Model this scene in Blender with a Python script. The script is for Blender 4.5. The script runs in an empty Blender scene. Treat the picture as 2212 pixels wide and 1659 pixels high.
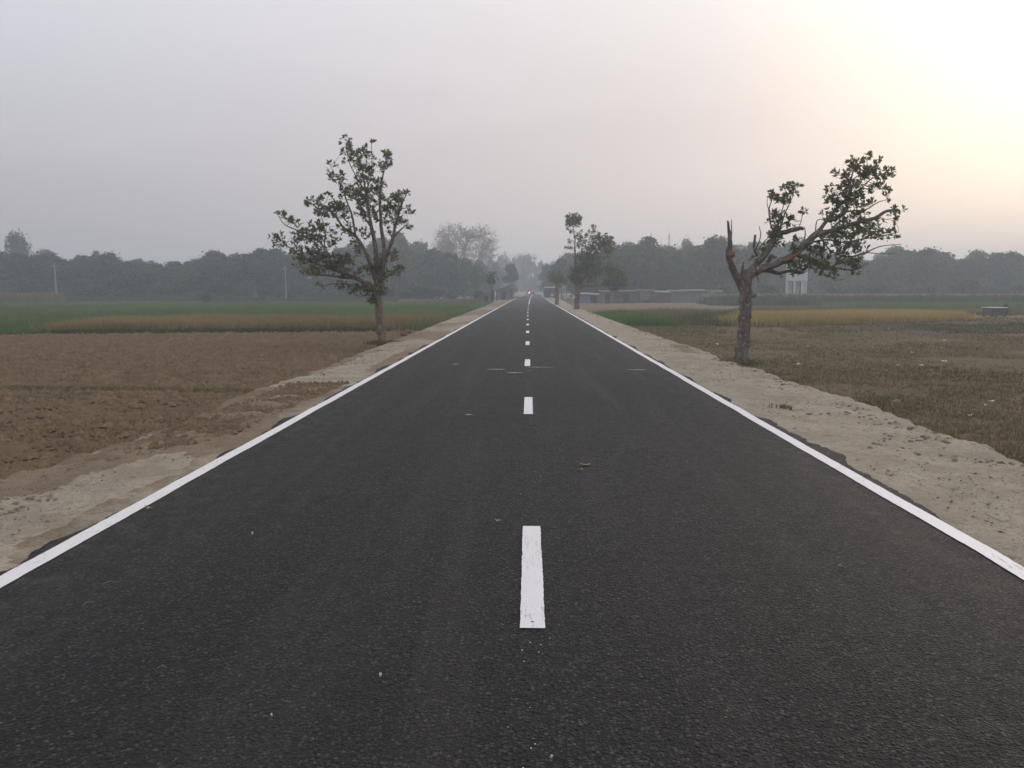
import bpy, math, random
import numpy as np
from mathutils import Vector, Matrix

random.seed(11)
rng = np.random.default_rng(11)
SC = bpy.context.scene
COL = SC.collection

# ------------------------------------------------------------------ camera
F_PX, W_PX, H_PX = 788.0, 1024.0, 768.0
EYE = 1.5
VPX, VPY = 530.0, 290.3
PITCH = math.atan((H_PX / 2 - VPY) / F_PX)
YAW = math.atan((VPX - W_PX / 2) / F_PX * math.cos(PITCH))
cam = bpy.data.cameras.new('camera')
cam.sensor_width = 36.0
cam.lens = 36.0 * F_PX / W_PX
cam.clip_start = 0.05
cam.clip_end = 6000
cam_o = bpy.data.objects.new('camera', cam)
COL.objects.link(cam_o)
cam_o.location = (0, 0, EYE)
cam_o.rotation_euler = (math.pi / 2 - PITCH, 0, YAW)
SC.camera = cam_o

# ------------------------------------------------------------------ light
SUN_AZ, SUN_EL = math.radians(36), math.radians(17)     # azimuth to the right of the road, low in the haze
SUN_DIR = Vector((math.sin(SUN_AZ) * math.cos(SUN_EL), math.cos(SUN_AZ) * math.cos(SUN_EL), math.sin(SUN_EL)))
sun = bpy.data.lights.new('sun', 'SUN')
sun.energy = 0.7
sun.angle = math.radians(22)
sun.color = (1.0, 0.86, 0.72)
sun_o = bpy.data.objects.new('sun', sun)
COL.objects.link(sun_o)
sun_o.rotation_euler = SUN_DIR.to_track_quat('Z', 'Y').to_euler()

world = bpy.data.worlds.new('World')
SC.world = world
world.use_nodes = True
wt = world.node_tree
for n in list(wt.nodes):
    wt.nodes.remove(n)


class NT:
    """tiny helper to chain shader nodes"""
    def __init__(self, tree):
        self.t = tree

    def n(self, typ, **kw):
        nd = self.t.nodes.new(typ)
        for k, v in kw.items():
            if k.startswith('i_'):
                key = k[2:]
                key = int(key) if key.isdigit() else key.replace('_', ' ')
                if hasattr(v, 'is_linked') or hasattr(v, 'links'):
                    self.t.links.new(v, nd.inputs[key])
                else:
                    nd.inputs[key].default_value = v
            else:
                setattr(nd, k, v)
        return nd

    def link(self, a, b):
        self.t.links.new(a, b)

    def math(self, op, a, b=None, clamp=False):
        nd = self.t.nodes.new('ShaderNodeMath')
        nd.operation = op
        nd.use_clamp = clamp
        for i, v in enumerate((a, b)):
            if v is None:
                continue
            if isinstance(v, (int, float)):
                nd.inputs[i].default_value = v
            else:
                self.t.links.new(v, nd.inputs[i])
        return nd.outputs[0]

    def mix(self, fac, a, b, blend='MIX'):
        nd = self.t.nodes.new('ShaderNodeMix')
        nd.data_type = 'RGBA'
        nd.blend_type = blend
        for idx, v in ((0, fac), (6, a), (7, b)):
            if isinstance(v, (int, float)):
                nd.inputs[idx].default_value = v
            elif isinstance(v, (tuple, list)):
                nd.inputs[idx].default_value = (*v[:3], 1.0)
            else:
                self.t.links.new(v, nd.inputs[idx])
        return nd.outputs[2]

    def ramp(self, v, lo, hi):
        nd = self.t.nodes.new('ShaderNodeMapRange')
        nd.interpolation_type = 'SMOOTHSTEP'
        self.t.links.new(v, nd.inputs[0])
        nd.inputs[1].default_value = lo
        nd.inputs[2].default_value = hi
        return nd.outputs[0]

    def noise(self, vec, scale, detail=4.0, rough=0.55, dist=0.0):
        nd = self.t.nodes.new('ShaderNodeTexNoise')
        nd.inputs['Scale'].default_value = scale
        nd.inputs['Detail'].default_value = detail
        nd.inputs['Roughness'].default_value = rough
        nd.inputs['Distortion'].default_value = dist
        if vec is not None:
            self.t.links.new(vec, nd.inputs['Vector'])
        return nd.outputs[0]


w = NT(wt)
tc = w.n('ShaderNodeTexCoord')
sky = w.n('ShaderNodeTexSky', sky_type='NISHITA')
sky.sun_disc = False
sky.sun_elevation = SUN_EL
sky.sun_rotation = SUN_AZ
sky.air_density = 1.0
sky.dust_density = 6.0
sky.ozone_density = 1.0
# hazy veil over the clear sky: pale and cool away from the sun, warm and bright round it, a little duller low down
dotn = w.n('ShaderNodeVectorMath', operation='DOT_PRODUCT')
w.link(tc.outputs['Generated'], dotn.inputs[0])
dotn.inputs[1].default_value = SUN_DIR
cosang = dotn.outputs['Value']
sep = w.n('ShaderNodeSeparateXYZ')
w.link(tc.outputs['Generated'], sep.inputs[0])
elev = sep.outputs['Z']
glow_wide = w.ramp(cosang, 0.32, 0.98)
glow_mid = w.ramp(cosang, 0.90, 1.01)
zen = w.ramp(elev, 0.38, 0.95)
high = w.ramp(elev, 0.15, 0.44)
low = w.ramp(elev, -0.02, 0.36)
veil = w.mix(low, (0.465, 0.435, 0.45), (0.80, 0.80, 0.875))
veil = w.mix(glow_wide, veil, w.mix(high, (0.74, 0.66, 0.665), (1.04, 1.0, 1.0)))
veil = w.mix(zen, veil, (1.0, 1.0, 1.06))
cl_map = w.n('ShaderNodeMapping')
w.link(tc.outputs['Generated'], cl_map.inputs['Vector'])
cl_map.inputs['Rotation'].default_value = (0.0, 0.25, 0.35)
cl_map.inputs['Scale'].default_value = (1.2, 1.2, 5.0)
cloud = w.ramp(w.noise(cl_map.outputs[0], 2.6, 5.0, 0.55, 0.3), 0.42, 0.75)
glowcol = w.mix(high, (0.015, 0.008, 0.0), (0.22, 0.17, 0.09))
add = w.n('ShaderNodeMix', data_type='RGBA', blend_type='ADD')
w.link(glow_mid, add.inputs[0])
w.link(veil, add.inputs[6])
w.link(glowcol, add.inputs[7])
veil = add.outputs[2]
cl_amt = w.math('MULTIPLY', cloud, w.math('MULTIPLY', low, 0.30))
veil = w.mix(cl_amt, veil, (0.95, 0.88, 0.90))
nis = w.n('ShaderNodeVectorMath', operation='SCALE')
w.link(sky.outputs[0], nis.inputs[0])
nis.inputs['Scale'].default_value = 0.10
final = w.mix(0.88, nis.outputs[0], veil)
bg = w.n('ShaderNodeBackground')
w.link(final, bg.inputs['Color'])
bg.inputs['Strength'].default_value = 1.0
wo = w.n('ShaderNodeOutputWorld')
w.link(bg.outputs[0], wo.inputs['Surface'])

SC.view_settings.view_transform = 'Standard'
SC.view_settings.look = 'None'
SC.view_settings.exposure = 0.0
SC.view_settings.gamma = 1.0
SC.view_settings.use_curve_mapping = False
SC.render.engine = 'CYCLES'
SC.cycles.use_denoising = True
SC.cycles.max_bounces = 6
SC.cycles.diffuse_bounces = 3
SC.cycles.glossy_bounces = 2
SC.cycles.transparent_max_bounces = 8
SC.cycles.volume_bounces = 1
SC.cycles.sample_clamp_indirect = 4.0
SC.cycles.use_adaptive_sampling = True
SC.cycles.adaptive_threshold = 0.008


# ------------------------------------------------------------------ geometry of the view, in pixels of the 2212-wide enlargement of the photograph
_cp, _sp, _cy, _sy = math.cos(PITCH), math.sin(PITCH), math.cos(YAW), math.sin(YAW)


def ray(xd, yd):
    k = 1024.0 / 2212.0
    u, v = xd * k - W_PX / 2, yd * k - H_PX / 2
    # camera axes in the world before yaw: right=+X, up=(0,sp,cp), forward=(0,cp,-sp)
    x, y, z = u, F_PX * _cp - v * _sp, -F_PX * _sp - v * _cp
    return (x * _cy - y * _sy, x * _sy + y * _cy, z)


def gp(xd, yd, z=0.0):
    """ground point seen at a pixel, on the level z"""
    d = ray(xd, yd)
    t = (z - EYE) / d[2]
    return (d[0] * t, d[1] * t, z)


def ap(xd, yd, Y):
    """point seen at a pixel, at the forward distance Y"""
    d = ray(xd, yd)
    t = Y / d[1]
    return (d[0] * t, Y, EYE + d[2] * t)


# ------------------------------------------------------------------ numpy noise
_perm = np.random.default_rng(5).random((512, 512)).astype(np.float64)


def vnoise(x, y):
    x = np.asarray(x, float)
    y = np.asarray(y, float)
    xi, yi = np.floor(x).astype(int), np.floor(y).astype(int)
    fx, fy = x - xi, y - yi
    fx = fx * fx * (3 - 2 * fx)
    fy = fy * fy * (3 - 2 * fy)
    a = _perm[xi % 512, yi % 512]
    b = _perm[(xi + 1) % 512, yi % 512]
    c = _perm[xi % 512, (yi + 1) % 512]
    d = _perm[(xi + 1) % 512, (yi + 1) % 512]
    return (a * (1 - fx) + b * fx) * (1 - fy) + (c * (1 - fx) + d * fx) * fy


def fbm(x, y, oct=4, gain=0.5):
    s, a, t = 0.0, 1.0, 0.0
    for i in range(oct):
        s = s + a * vnoise(x * 2 ** i + 17.3 * i, y * 2 ** i + 9.1 * i)
        t += a
        a *= gain
    return s / t - 0.5


# ------------------------------------------------------------------ materials
def new_mat(name):
    m = bpy.data.materials.new(name)
    m.use_nodes = True
    nt = m.node_tree
    for n in list(nt.nodes):
        nt.nodes.remove(n)
    h = NT(nt)
    out = h.n('ShaderNodeOutputMaterial')
    b = h.n('ShaderNodeBsdfPrincipled')
    h.link(b.outputs[0], out.inputs['Surface'])
    return m, h, b, out


def mottled(name, cols, scale=3.0, fine=25.0, rough=0.9, bump=0.0, bump_scale=40.0, world_space=True, spec=0.3, tint=None, tint_amt=1.0, pits=0.0):
    """noise-mottled material between three colours, optional bump and per-vertex brightness attribute"""
    m, h, b, out = new_mat(name)
    if world_space:
        vec = h.n('ShaderNodeNewGeometry').outputs['Position']
    else:
        vec = h.n('ShaderNodeTexCoord').outputs['Object']
    n1 = h.ramp(h.noise(vec, scale, 5.0, 0.6, 0.4), 0.3, 0.7)
    n2 = h.ramp(h.noise(vec, fine, 4.0, 0.65), 0.3, 0.72)
    c = h.mix(n1, cols[0], cols[1])
    c = h.mix(h.math('MULTIPLY', n2, 0.6), c, cols[2])
    if tint:
        at = h.n('ShaderNodeAttribute', attribute_name=tint)
        c = h.mix(tint_amt, c, at.outputs['Color'], 'MULTIPLY')
    h.link(c, b.inputs['Base Color'])
    b.inputs['Roughness'].default_value = rough
    b.inputs['Specular IOR Level'].default_value = spec
    if pits:
        c = h.mix(h.math('MULTIPLY', h.ramp(h.noise(vec, pits, 4.0, 0.7), 0.52, 0.66), 0.7), c, tuple(q * 0.35 for q in cols[1]))  # shade in the soil's pits, put into the colour as dark noise
        c = h.mix(h.math('MULTIPLY', h.ramp(h.noise(vec, pits * 1.7, 4.0, 0.7, 0.3), 0.58, 0.70), 0.5), c, tuple(min(1, q * 1.6) for q in cols[2]))
        h.link(c, b.inputs['Base Color'])
    if bump:
        bn = h.n('ShaderNodeBump')
        bn.inputs['Strength'].default_value = bump
        bn.inputs['Distance'].default_value = 0.02
        h.link(h.noise(vec, bump_scale, 5.0, 0.65), bn.inputs['Height'])
        h.link(bn.outputs[0], b.inputs['Normal'])
    return m


def leaf_mat(name, a, bcol, trans=0.25, rough=0.5, spec=0.35):
    """foliage: per-leaf tint attribute, some light passing through"""
    m, h, b, out = new_mat(name)
    at = h.n('ShaderNodeAttribute', attribute_name='tint')
    c = h.mix(at.outputs['Fac'], a, bcol)
    h.link(c, b.inputs['Base Color'])
    b.inputs['Roughness'].default_value = rough
    b.inputs['Specular IOR Level'].default_value = spec
    tr = h.n('ShaderNodeBsdfTranslucent')
    h.link(h.mix(0.5, c, (0.17, 0.20, 0.07)), tr.inputs['Color'])
    mx = h.n('ShaderNodeMixShader')
    mx.inputs[0].default_value = trans
    h.link(b.outputs[0], mx.inputs[1])
    h.link(tr.outputs[0], mx.inputs[2])
    h.link(mx.outputs[0], out.inputs['Surface'])
    return m


M = {}
M['soil_ground'] = mottled('soil_ground', [(0.13, 0.10, 0.07), (0.09, 0.075, 0.05), (0.16, 0.13, 0.09)], 0.15, 3.0, 0.95)


def make_asphalt():
    m, h, b, out = new_mat('asphalt')
    vec = h.n('ShaderNodeNewGeometry').outputs['Position']
    vo = h.n('ShaderNodeTexVoronoi', feature='F1')
    vo.inputs['Scale'].default_value = 66.0
    vo.inputs['Randomness'].default_value = 1.0
    h.link(vec, vo.inputs['Vector'])
    vs = h.n('ShaderNodeTexVoronoi', feature='F1')
    vs.inputs['Scale'].default_value = 130.0
    h.link(vec, vs.inputs['Vector'])
    stone = h.n('ShaderNodeSeparateColor')
    h.link(vo.outputs['Color'], stone.inputs[0])
    patch = h.ramp(h.noise(vec, 0.55, 4.0, 0.6, 0.5), 0.3, 0.72)
    patch2 = h.ramp(h.noise(vec, 2.3, 3.0, 0.6), 0.35, 0.75)
    c = h.mix(patch, (0.0075, 0.0077, 0.0088), (0.0185, 0.0170, 0.0172))
    c = h.mix(h.math('MULTIPLY', patch2, 0.35), c, (0.010, 0.0098, 0.010))
    c = h.mix(h.math('POWER', stone.outputs[0], 2.8), c, h.mix(stone.outputs[1], (0.042, 0.042, 0.046), (0.125, 0.119, 0.114)))
    gap = h.ramp(vo.outputs['Distance'], 0.38, 0.62)
    c = h.mix(h.math('MULTIPLY', gap, 0.85), c, (0.004, 0.004, 0.0045))
    pits = h.ramp(h.noise(vec, 70.0, 3.0, 0.7), 0.52, 0.70)
    c = h.mix(h.math('MULTIPLY', pits, 0.9), c, (0.006, 0.006, 0.0065))
    tm = h.n('ShaderNodeMapping')
    h.link(vec, tm.inputs['Vector'])
    tm.inputs['Scale'].default_value = (2.2, 0.12, 1.0)
    track = h.ramp(h.noise(tm.outputs[0], 1.0, 4.0, 0.6, 0.3), 0.48, 0.70)
    c = h.mix(h.math('MULTIPLY', track, 0.30), c, (0.070, 0.062, 0.060))
    stain = h.ramp(h.noise(vec, 1.1, 4.0, 0.62, 1.0), 0.60, 0.72)
    c = h.mix(h.math('MULTIPLY', stain, 0.5), c, (0.007, 0.007, 0.008))
    # dust blown from the verges and rubbed along the tracks
    sep = h.n('ShaderNodeSeparateXYZ')
    h.link(vec, sep.inputs[0])
    edge = h.ramp(h.math('ABSOLUTE', sep.outputs['X']), 1.7, 3.0)
    dust = h.math('MULTIPLY', edge, h.ramp(h.noise(vec, 5.0, 5.0, 0.7), 0.40, 0.8))
    c = h.mix(h.math('MULTIPLY', dust, 0.45), c, (0.16, 0.14, 0.12))
    h.link(c, b.inputs['Base Color'])
    rr = h.n('ShaderNodeMapRange')
    h.link(h.noise(vec, 9.0, 3.0), rr.inputs[0])
    rr.inputs[3].default_value = 0.62
    rr.inputs[4].default_value = 0.85
    h.link(rr.outputs[0], b.inputs['Roughness'])
    b.inputs['Specular IOR Level'].default_value = 0.32
    hgt = h.math('ADD', h.math('MULTIPLY', h.math('SUBTRACT', 1.0, vo.outputs['Distance']), stone.outputs[2]), h.math('MULTIPLY', vs.outputs['Distance'], -0.4))
    hgt = h.math('ADD', hgt, h.math('MULTIPLY', pits, -0.5))
    bn = h.n('ShaderNodeBump')
    bn.inputs['Strength'].default_value = 1.0
    bn.inputs['Distance'].default_value = 0.03
    h.link(hgt, bn.inputs['Height'])
    h.link(bn.outputs[0], b.inputs['Normal'])
    return m


M['asphalt'] = make_asphalt()


def make_paint():
    m, h, b, out = new_mat('road_paint')
    vec = h.n('ShaderNodeNewGeometry').outputs['Position']
    n = h.noise(vec, 6.0, 5.0, 0.7)
    sm = h.n('ShaderNodeMapping')
    h.link(vec, sm.inputs['Vector'])
    sm.inputs['Scale'].default_value = (55.0, 7.0, 30.0)
    streak = h.ramp(h.noise(sm.outputs[0], 1.0, 5.0, 0.75), 0.53, 0.68)
    zone = h.ramp(h.noise(vec, 1.1, 3.0, 0.6), 0.42, 0.60)
    c = h.mix(n, (0.66, 0.645, 0.66), (0.80, 0.78, 0.79))
    c = h.mix(h.math('MULTIPLY', h.math('MULTIPLY', streak, zone), 0.85), c, (0.22, 0.21, 0.21))
    chips = h.ramp(h.noise(vec, 60.0, 2.0, 0.5), 0.70, 0.74)
    c = h.mix(h.math('MULTIPLY', chips, 0.8), c, (0.10, 0.10, 0.10))
    h.link(c, b.inputs['Base Color'])
    b.inputs['Roughness'].default_value = 0.6
    bn = h.n('ShaderNodeBump')
    bn.inputs['Strength'].default_value = 0.4
    bn.inputs['Distance'].default_value = 0.004
    h.link(h.noise(vec, 90.0, 3.0), bn.inputs['Height'])
    h.link(bn.outputs[0], b.inputs['Normal'])
    return m


M['paint'] = make_paint()


def make_verge(name):
    """verge: sand where the sand attribute says so, brown dirt elsewhere"""
    m, h, b, out = new_mat(name)
    vec = h.n('ShaderNodeNewGeometry').outputs['Position']
    at = h.n('ShaderNodeAttribute', attribute_name='sand')
    n1 = h.ramp(h.noise(vec, 1.3, 5.0, 0.65, 0.4), 0.3, 0.7)
    n2 = h.ramp(h.noise(vec, 14.0, 5.0, 0.7), 0.35, 0.7)
    n3 = h.ramp(h.noise(vec, 45.0, 3.0, 0.7), 0.5, 0.72)  # fine dark specks: debris, plus shade of small pits put into the colour
    sand = h.mix(n1, (0.40, 0.355, 0.285), (0.285, 0.245, 0.19))
    sand = h.mix(h.math('MULTIPLY', n2, 0.5), sand, (0.22, 0.185, 0.14))
    spots = h.ramp(h.noise(vec, 5.0, 6.0, 0.75, 0.8), 0.56, 0.66)
    sand = h.mix(h.math('MULTIPLY', spots, 0.75), sand, (0.15, 0.12, 0.088))
    sand = h.mix(h.math('MULTIPLY', n3, 0.7), sand, (0.11, 0.088, 0.065))
    dirt = h.mix(n1, (0.255, 0.19, 0.13), (0.165, 0.122, 0.085))
    dirt = h.mix(h.math('MULTIPLY', n2, 0.5), dirt, (0.21, 0.17, 0.13))
    dirt = h.mix(h.math('MULTIPLY', n3, 0.8), dirt, (0.075, 0.055, 0.04))
    f = h.math('ADD', at.outputs['Fac'], h.math('MULTIPLY', h.math('SUBTRACT', h.noise(vec, 9.0, 5.0, 0.7), 0.5), 0.7), clamp=True)
    c = h.mix(h.ramp(f, 0.3, 0.65), dirt, sand)
    h.link(c, b.inputs['Base Color'])
    b.inputs['Roughness'].default_value = 0.95
    b.inputs['Specular IOR Level'].default_value = 0.15
    bn = h.n('ShaderNodeBump')
    bn.inputs['Strength'].default_value = 0.8
    bn.inputs['Distance'].default_value = 0.02
    h.link(h.math('ADD', h.noise(vec, 18.0, 6.0, 0.7), h.math('MULTIPLY', h.noise(vec, 70.0, 3.0, 0.7), 0.35)), bn.inputs['Height'])
    h.link(bn.outputs[0], b.inputs['Normal'])
    return m


M['verge'] = make_verge('verge_sand')


def bark(name, a, b_, c_, scale=6.0):
    m, h, b, out = new_mat(name)
    vec = h.n('ShaderNodeTexCoord').outputs['Object']
    mp = h.n('ShaderNodeMapping')
    h.link(vec, mp.inputs['Vector'])
    mp.inputs['Scale'].default_value = (1, 1, 0.45)
    n1 = h.ramp(h.noise(mp.outputs[0], scale * 1.5, 5.0, 0.65, 0.5), 0.35, 0.65)
    lich = h.ramp(h.noise(vec, scale * 2.6, 4.0, 0.6, 0.2), 0.56, 0.66)
    col = h.mix(n1, a, b_)
    col = h.mix(h.math('MULTIPLY', lich, 0.7), col, c_)
    h.link(col, b.inputs['Base Color'])
    b.inputs['Roughness'].default_value = 0.92
    b.inputs['Specular IOR Level'].default_value = 0.2
    bn = h.n('ShaderNodeBump')
    bn.inputs['Strength'].default_value = 0.9
    bn.inputs['Distance'].default_value = 0.03
    h.link(h.math('ADD', h.noise(mp.outputs[0], scale * 3, 6.0, 0.7), n1), bn.inputs['Height'])
    h.link(bn.outputs[0], b.inputs['Normal'])
    return m


M['bark_grey'] = bark('bark_grey', (0.11, 0.092, 0.076), (0.20, 0.17, 0.145), (0.38, 0.36, 0.33))
M['bark_brown'] = bark('bark_brown', (0.14, 0.105, 0.08), (0.22, 0.17, 0.13), (0.29, 0.25, 0.21))
M['bark_far'] = mottled('bark_far', [(0.12, 0.10, 0.08), (0.20, 0.18, 0.15), (0.08, 0.06, 0.05)], 2.0, 9.0, 0.95, world_space=False)
M['cut_wood'] = mottled('cut_wood', [(0.24, 0.105, 0.05), (0.14, 0.07, 0.04), (0.30, 0.18, 0.10)], 9.0, 40.0, 0.8, 0.5, 40.0, world_space=False)
M['leaf_jack'] = leaf_mat('leaf_jack', (0.072, 0.086, 0.046), (0.180, 0.190, 0.095), 0.40, 0.36, 0.6)
M['leaf_jack_far'] = leaf_mat('leaf_jack_far', (0.075, 0.092, 0.046), (0.18, 0.195, 0.09), 0.38, 0.4, 0.5)
M['leaf_wood'] = leaf_mat('leaf_wood', (0.024, 0.040, 0.024), (0.068, 0.095, 0.045), 0.15, 0.7, 0.2)
M['leaf_pale'] = leaf_mat('leaf_pale', (0.045, 0.066, 0.038), (0.10, 0.125, 0.065), 0.15, 0.7, 0.2)
M['leaf_olive'] = leaf_mat('leaf_olive', (0.042, 0.056, 0.022), (0.105, 0.118, 0.048), 0.15, 0.7, 0.2)
M['leaf_teal'] = leaf_mat('leaf_teal', (0.018, 0.036, 0.027), (0.052, 0.082, 0.056), 0.15, 0.7, 0.2)
M['leaf_rusty'] = leaf_mat('leaf_rusty', (0.21, 0.125, 0.10), (0.33, 0.21, 0.175), 0.2, 0.8, 0.2)
M['twig'] = mottled('twig', [(0.09, 0.072, 0.058), (0.13, 0.11, 0.09), (0.06, 0.05, 0.04)], 8.0, 30.0, 0.9, world_space=False)
M['plough'] = mottled('ploughed_soil', [(0.150, 0.102, 0.058), (0.108, 0.074, 0.042), (0.185, 0.132, 0.080)], 0.5, 11.0, 0.97, 0.9, 22.0, spec=0.1, pits=11.0)
M['plough_far'] = mottled('bare_soil', [(0.165, 0.122, 0.085), (0.13, 0.098, 0.068), (0.20, 0.15, 0.105)], 0.25, 4.0, 0.97, 0.6, 10.0, spec=0.1, pits=3.0)
M['stubble'] = mottled('stubble_soil', [(0.130, 0.095, 0.056), (0.095, 0.076, 0.043), (0.165, 0.125, 0.078)], 0.7, 12.0, 0.97, 0.9, 20.0, spec=0.1, pits=9.0)
M['dark_soil'] = mottled('dark_soil', [(0.080, 0.068, 0.058), (0.060, 0.052, 0.045), (0.10, 0.085, 0.07)], 0.6, 6.0, 0.97, 0.7, 12.0, spec=0.1, pits=5.0)
M['green_soil'] = mottled('crop_soil', [(0.045, 0.062, 0.028), (0.06, 0.07, 0.035), (0.04, 0.05, 0.022)], 0.4, 5.0, 0.97, 0.5, 10.0, spec=0.1)
M['gold_soil'] = mottled('gold_soil', [(0.17, 0.125, 0.055), (0.13, 0.10, 0.05), (0.2, 0.15, 0.07)], 0.4, 5.0, 0.97, 0.5, 10.0, spec=0.1)
M['crop_green'] = leaf_mat('crop_green', (0.082, 0.142, 0.054), (0.15, 0.215, 0.082), 0.2, 0.7, 0.2)
M['crop_ripe'] = leaf_mat('crop_ripe', (0.22, 0.165, 0.080), (0.36, 0.27, 0.135), 0.2, 0.8, 0.2)
M['crop_gold'] = leaf_mat('crop_gold', (0.31, 0.215, 0.078), (0.50, 0.36, 0.135), 0.2, 0.8, 0.2)
M['crop_tan'] = leaf_mat('crop_tan', (0.16, 0.125, 0.07), (0.24, 0.19, 0.11), 0.2, 0.8, 0.2)
M['crop_dark'] = leaf_mat('crop_dark', (0.035, 0.052, 0.028), (0.07, 0.088, 0.05), 0.2, 0.7, 0.2)
M['crop_pale'] = leaf_mat('crop_pale', (0.08, 0.135, 0.058), (0.13, 0.20, 0.085), 0.2, 0.7, 0.2)
M['grass_bright'] = leaf_mat('grass_bright', (0.05, 0.135, 0.022), (0.09, 0.21, 0.035), 0.25, 0.6, 0.3)
M['grass_dry'] = leaf_mat('grass_dry', (0.095, 0.082, 0.036), (0.19, 0.15, 0.08), 0.2, 0.8, 0.2)
M['ridge_grass'] = leaf_mat('ridge_grass', (0.13, 0.115, 0.06), (0.24, 0.20, 0.12), 0.2, 0.8, 0.2)
M['weed_green'] = leaf_mat('weed_green', (0.05, 0.075, 0.025), (0.10, 0.12, 0.045), 0.2, 0.8, 0.2)
M['weed_mix'] = leaf_mat('weed_mix', (0.07, 0.095, 0.04), (0.25, 0.20, 0.115), 0.2, 0.8, 0.2)
M['tassel'] = leaf_mat('tassel', (0.30, 0.26, 0.15), (0.42, 0.37, 0.22), 0.2, 0.8, 0.2)
M['clod'] = mottled('clod', [(0.185, 0.128, 0.074), (0.072, 0.050, 0.029), (0.250, 0.185, 0.120)], 3.0, 24.0, 0.97, 0.7, 40.0, spec=0.1)
M['sand_clod'] = mottled('sand_clod', [(0.24, 0.20, 0.16), (0.12, 0.095, 0.07), (0.30, 0.27, 0.22)], 6.0, 24.0, 0.97, 0.7, 40.0, spec=0.1)
M['debris'] = mottled('debris', [(0.15, 0.12, 0.09), (0.21, 0.175, 0.135), (0.10, 0.08, 0.06)], 6.0, 24.0, 0.97, spec=0.1)
M['concrete'] = mottled('concrete', [(0.58, 0.59, 0.61), (0.50, 0.51, 0.53), (0.42, 0.42, 0.43)], 0.8, 6.0, 0.9)
M['pole_concrete'] = mottled('pole_concrete', [(0.34, 0.34, 0.34), (0.30, 0.30, 0.31), (0.25, 0.25, 0.25)], 0.8, 6.0, 0.9)
M['tin'] = mottled('tin_sheet', [(0.34, 0.36, 0.38), (0.26, 0.27, 0.28), (0.20, 0.17, 0.15)], 0.9, 5.0, 0.6, spec=0.5)
M['tin_pale'] = mottled('tin_pale', [(0.18, 0.185, 0.20), (0.15, 0.155, 0.16), (0.115, 0.105, 0.10)], 0.9, 5.0, 0.5, spec=0.5)
M['tin_dark'] = mottled('tin_dark', [(0.10, 0.105, 0.115), (0.075, 0.08, 0.09), (0.13, 0.11, 0.10)], 0.9, 5.0, 0.7)
M['shed_brown'] = mottled('shed_brown', [(0.10, 0.075, 0.062), (0.075, 0.058, 0.05), (0.125, 0.10, 0.085)], 0.9, 5.0, 0.9)
M['shed_blue'] = mottled('shed_blue', [(0.15, 0.18, 0.22), (0.12, 0.14, 0.17), (0.2, 0.2, 0.22)], 0.9, 5.0, 0.7)
M['shed_wash'] = mottled('shed_wash', [(0.18, 0.185, 0.20), (0.14, 0.145, 0.155), (0.11, 0.10, 0.098)], 0.9, 5.0, 0.9)
M['brick_red'] = mottled('brick_red', [(0.28, 0.12, 0.09), (0.22, 0.10, 0.08), (0.33, 0.17, 0.13)], 2.0, 9.0, 0.9)
M['timber'] = mottled('timber', [(0.11, 0.085, 0.065), (0.15, 0.12, 0.10), (0.08, 0.06, 0.05)], 3.0, 20.0, 0.9, world_space=False)
M['opening_shade'] = mottled('interior_shade', [(0.03, 0.03, 0.035), (0.025, 0.025, 0.03), (0.04, 0.04, 0.04)], 2.0, 9.0, 0.9)  # near-black colour stands for the shade inside doorways and windows
M['steel'] = mottled('steel', [(0.30, 0.26, 0.26), (0.36, 0.30, 0.29), (0.26, 0.24, 0.24)], 1.0, 8.0, 0.6)
M['litter'] = mottled('litter', [(0.62, 0.62, 0.62), (0.5, 0.5, 0.5), (0.7, 0.69, 0.66)], 6.0, 40.0, 0.7)
M['dry_leaf'] = mottled('dry_leaf', [(0.21, 0.175, 0.11), (0.16, 0.13, 0.085), (0.26, 0.22, 0.15)], 9.0, 60.0, 0.8)
M['scuff'] = mottled('scuff_dust', [(0.42, 0.41, 0.41), (0.28, 0.27, 0.27), (0.5, 0.49, 0.49)], 6.0, 40.0, 0.9)


# ------------------------------------------------------------------ mesh helpers
def link(o, parent=None):
    COL.objects.link(o)
    if parent is not None:
        o.parent = parent
    return o


def tag(o, label=None, cat=None, group=None, kind=None):
    if label:
        o['label'] = label
    if cat:
        o['category'] = cat
    if group:
        o['group'] = group
    if kind:
        o['kind'] = kind
    return o


def np_mesh(name, V, F, mat, parent=None, smooth=False, attrs=None, loc=None):
    """mesh from numpy arrays: V (n,3), F (m,3|4); attrs {name: per-vertex float}"""
    me = bpy.data.meshes.new(name)
    V = np.asarray(V, np.float32)
    F = np.asarray(F, np.int32)
    k = F.shape[1]
    me.vertices.add(len(V))
    me.vertices.foreach_set('co', V.ravel())
    me.loops.add(F.size)
    me.loops.foreach_set('vertex_index', F.ravel())
    me.polygons.add(len(F))
    me.polygons.foreach_set('loop_start', np.arange(0, F.size, k, dtype=np.int32))
    me.update(calc_edges=True)
    me.validate()
    if smooth:
        me.polygons.foreach_set('use_smooth', np.ones(len(me.polygons), bool))
    for an, arr in (attrs or {}).items():
        a = me.attributes.new(an, 'FLOAT', 'POINT')
        a.data.foreach_set('value', np.asarray(arr, np.float32))
    if mat is not None:
        me.materials.append(mat)
    o = bpy.data.objects.new(name, me)
    if loc is not None:
        o.location = loc
    return link(o, parent)


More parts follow.
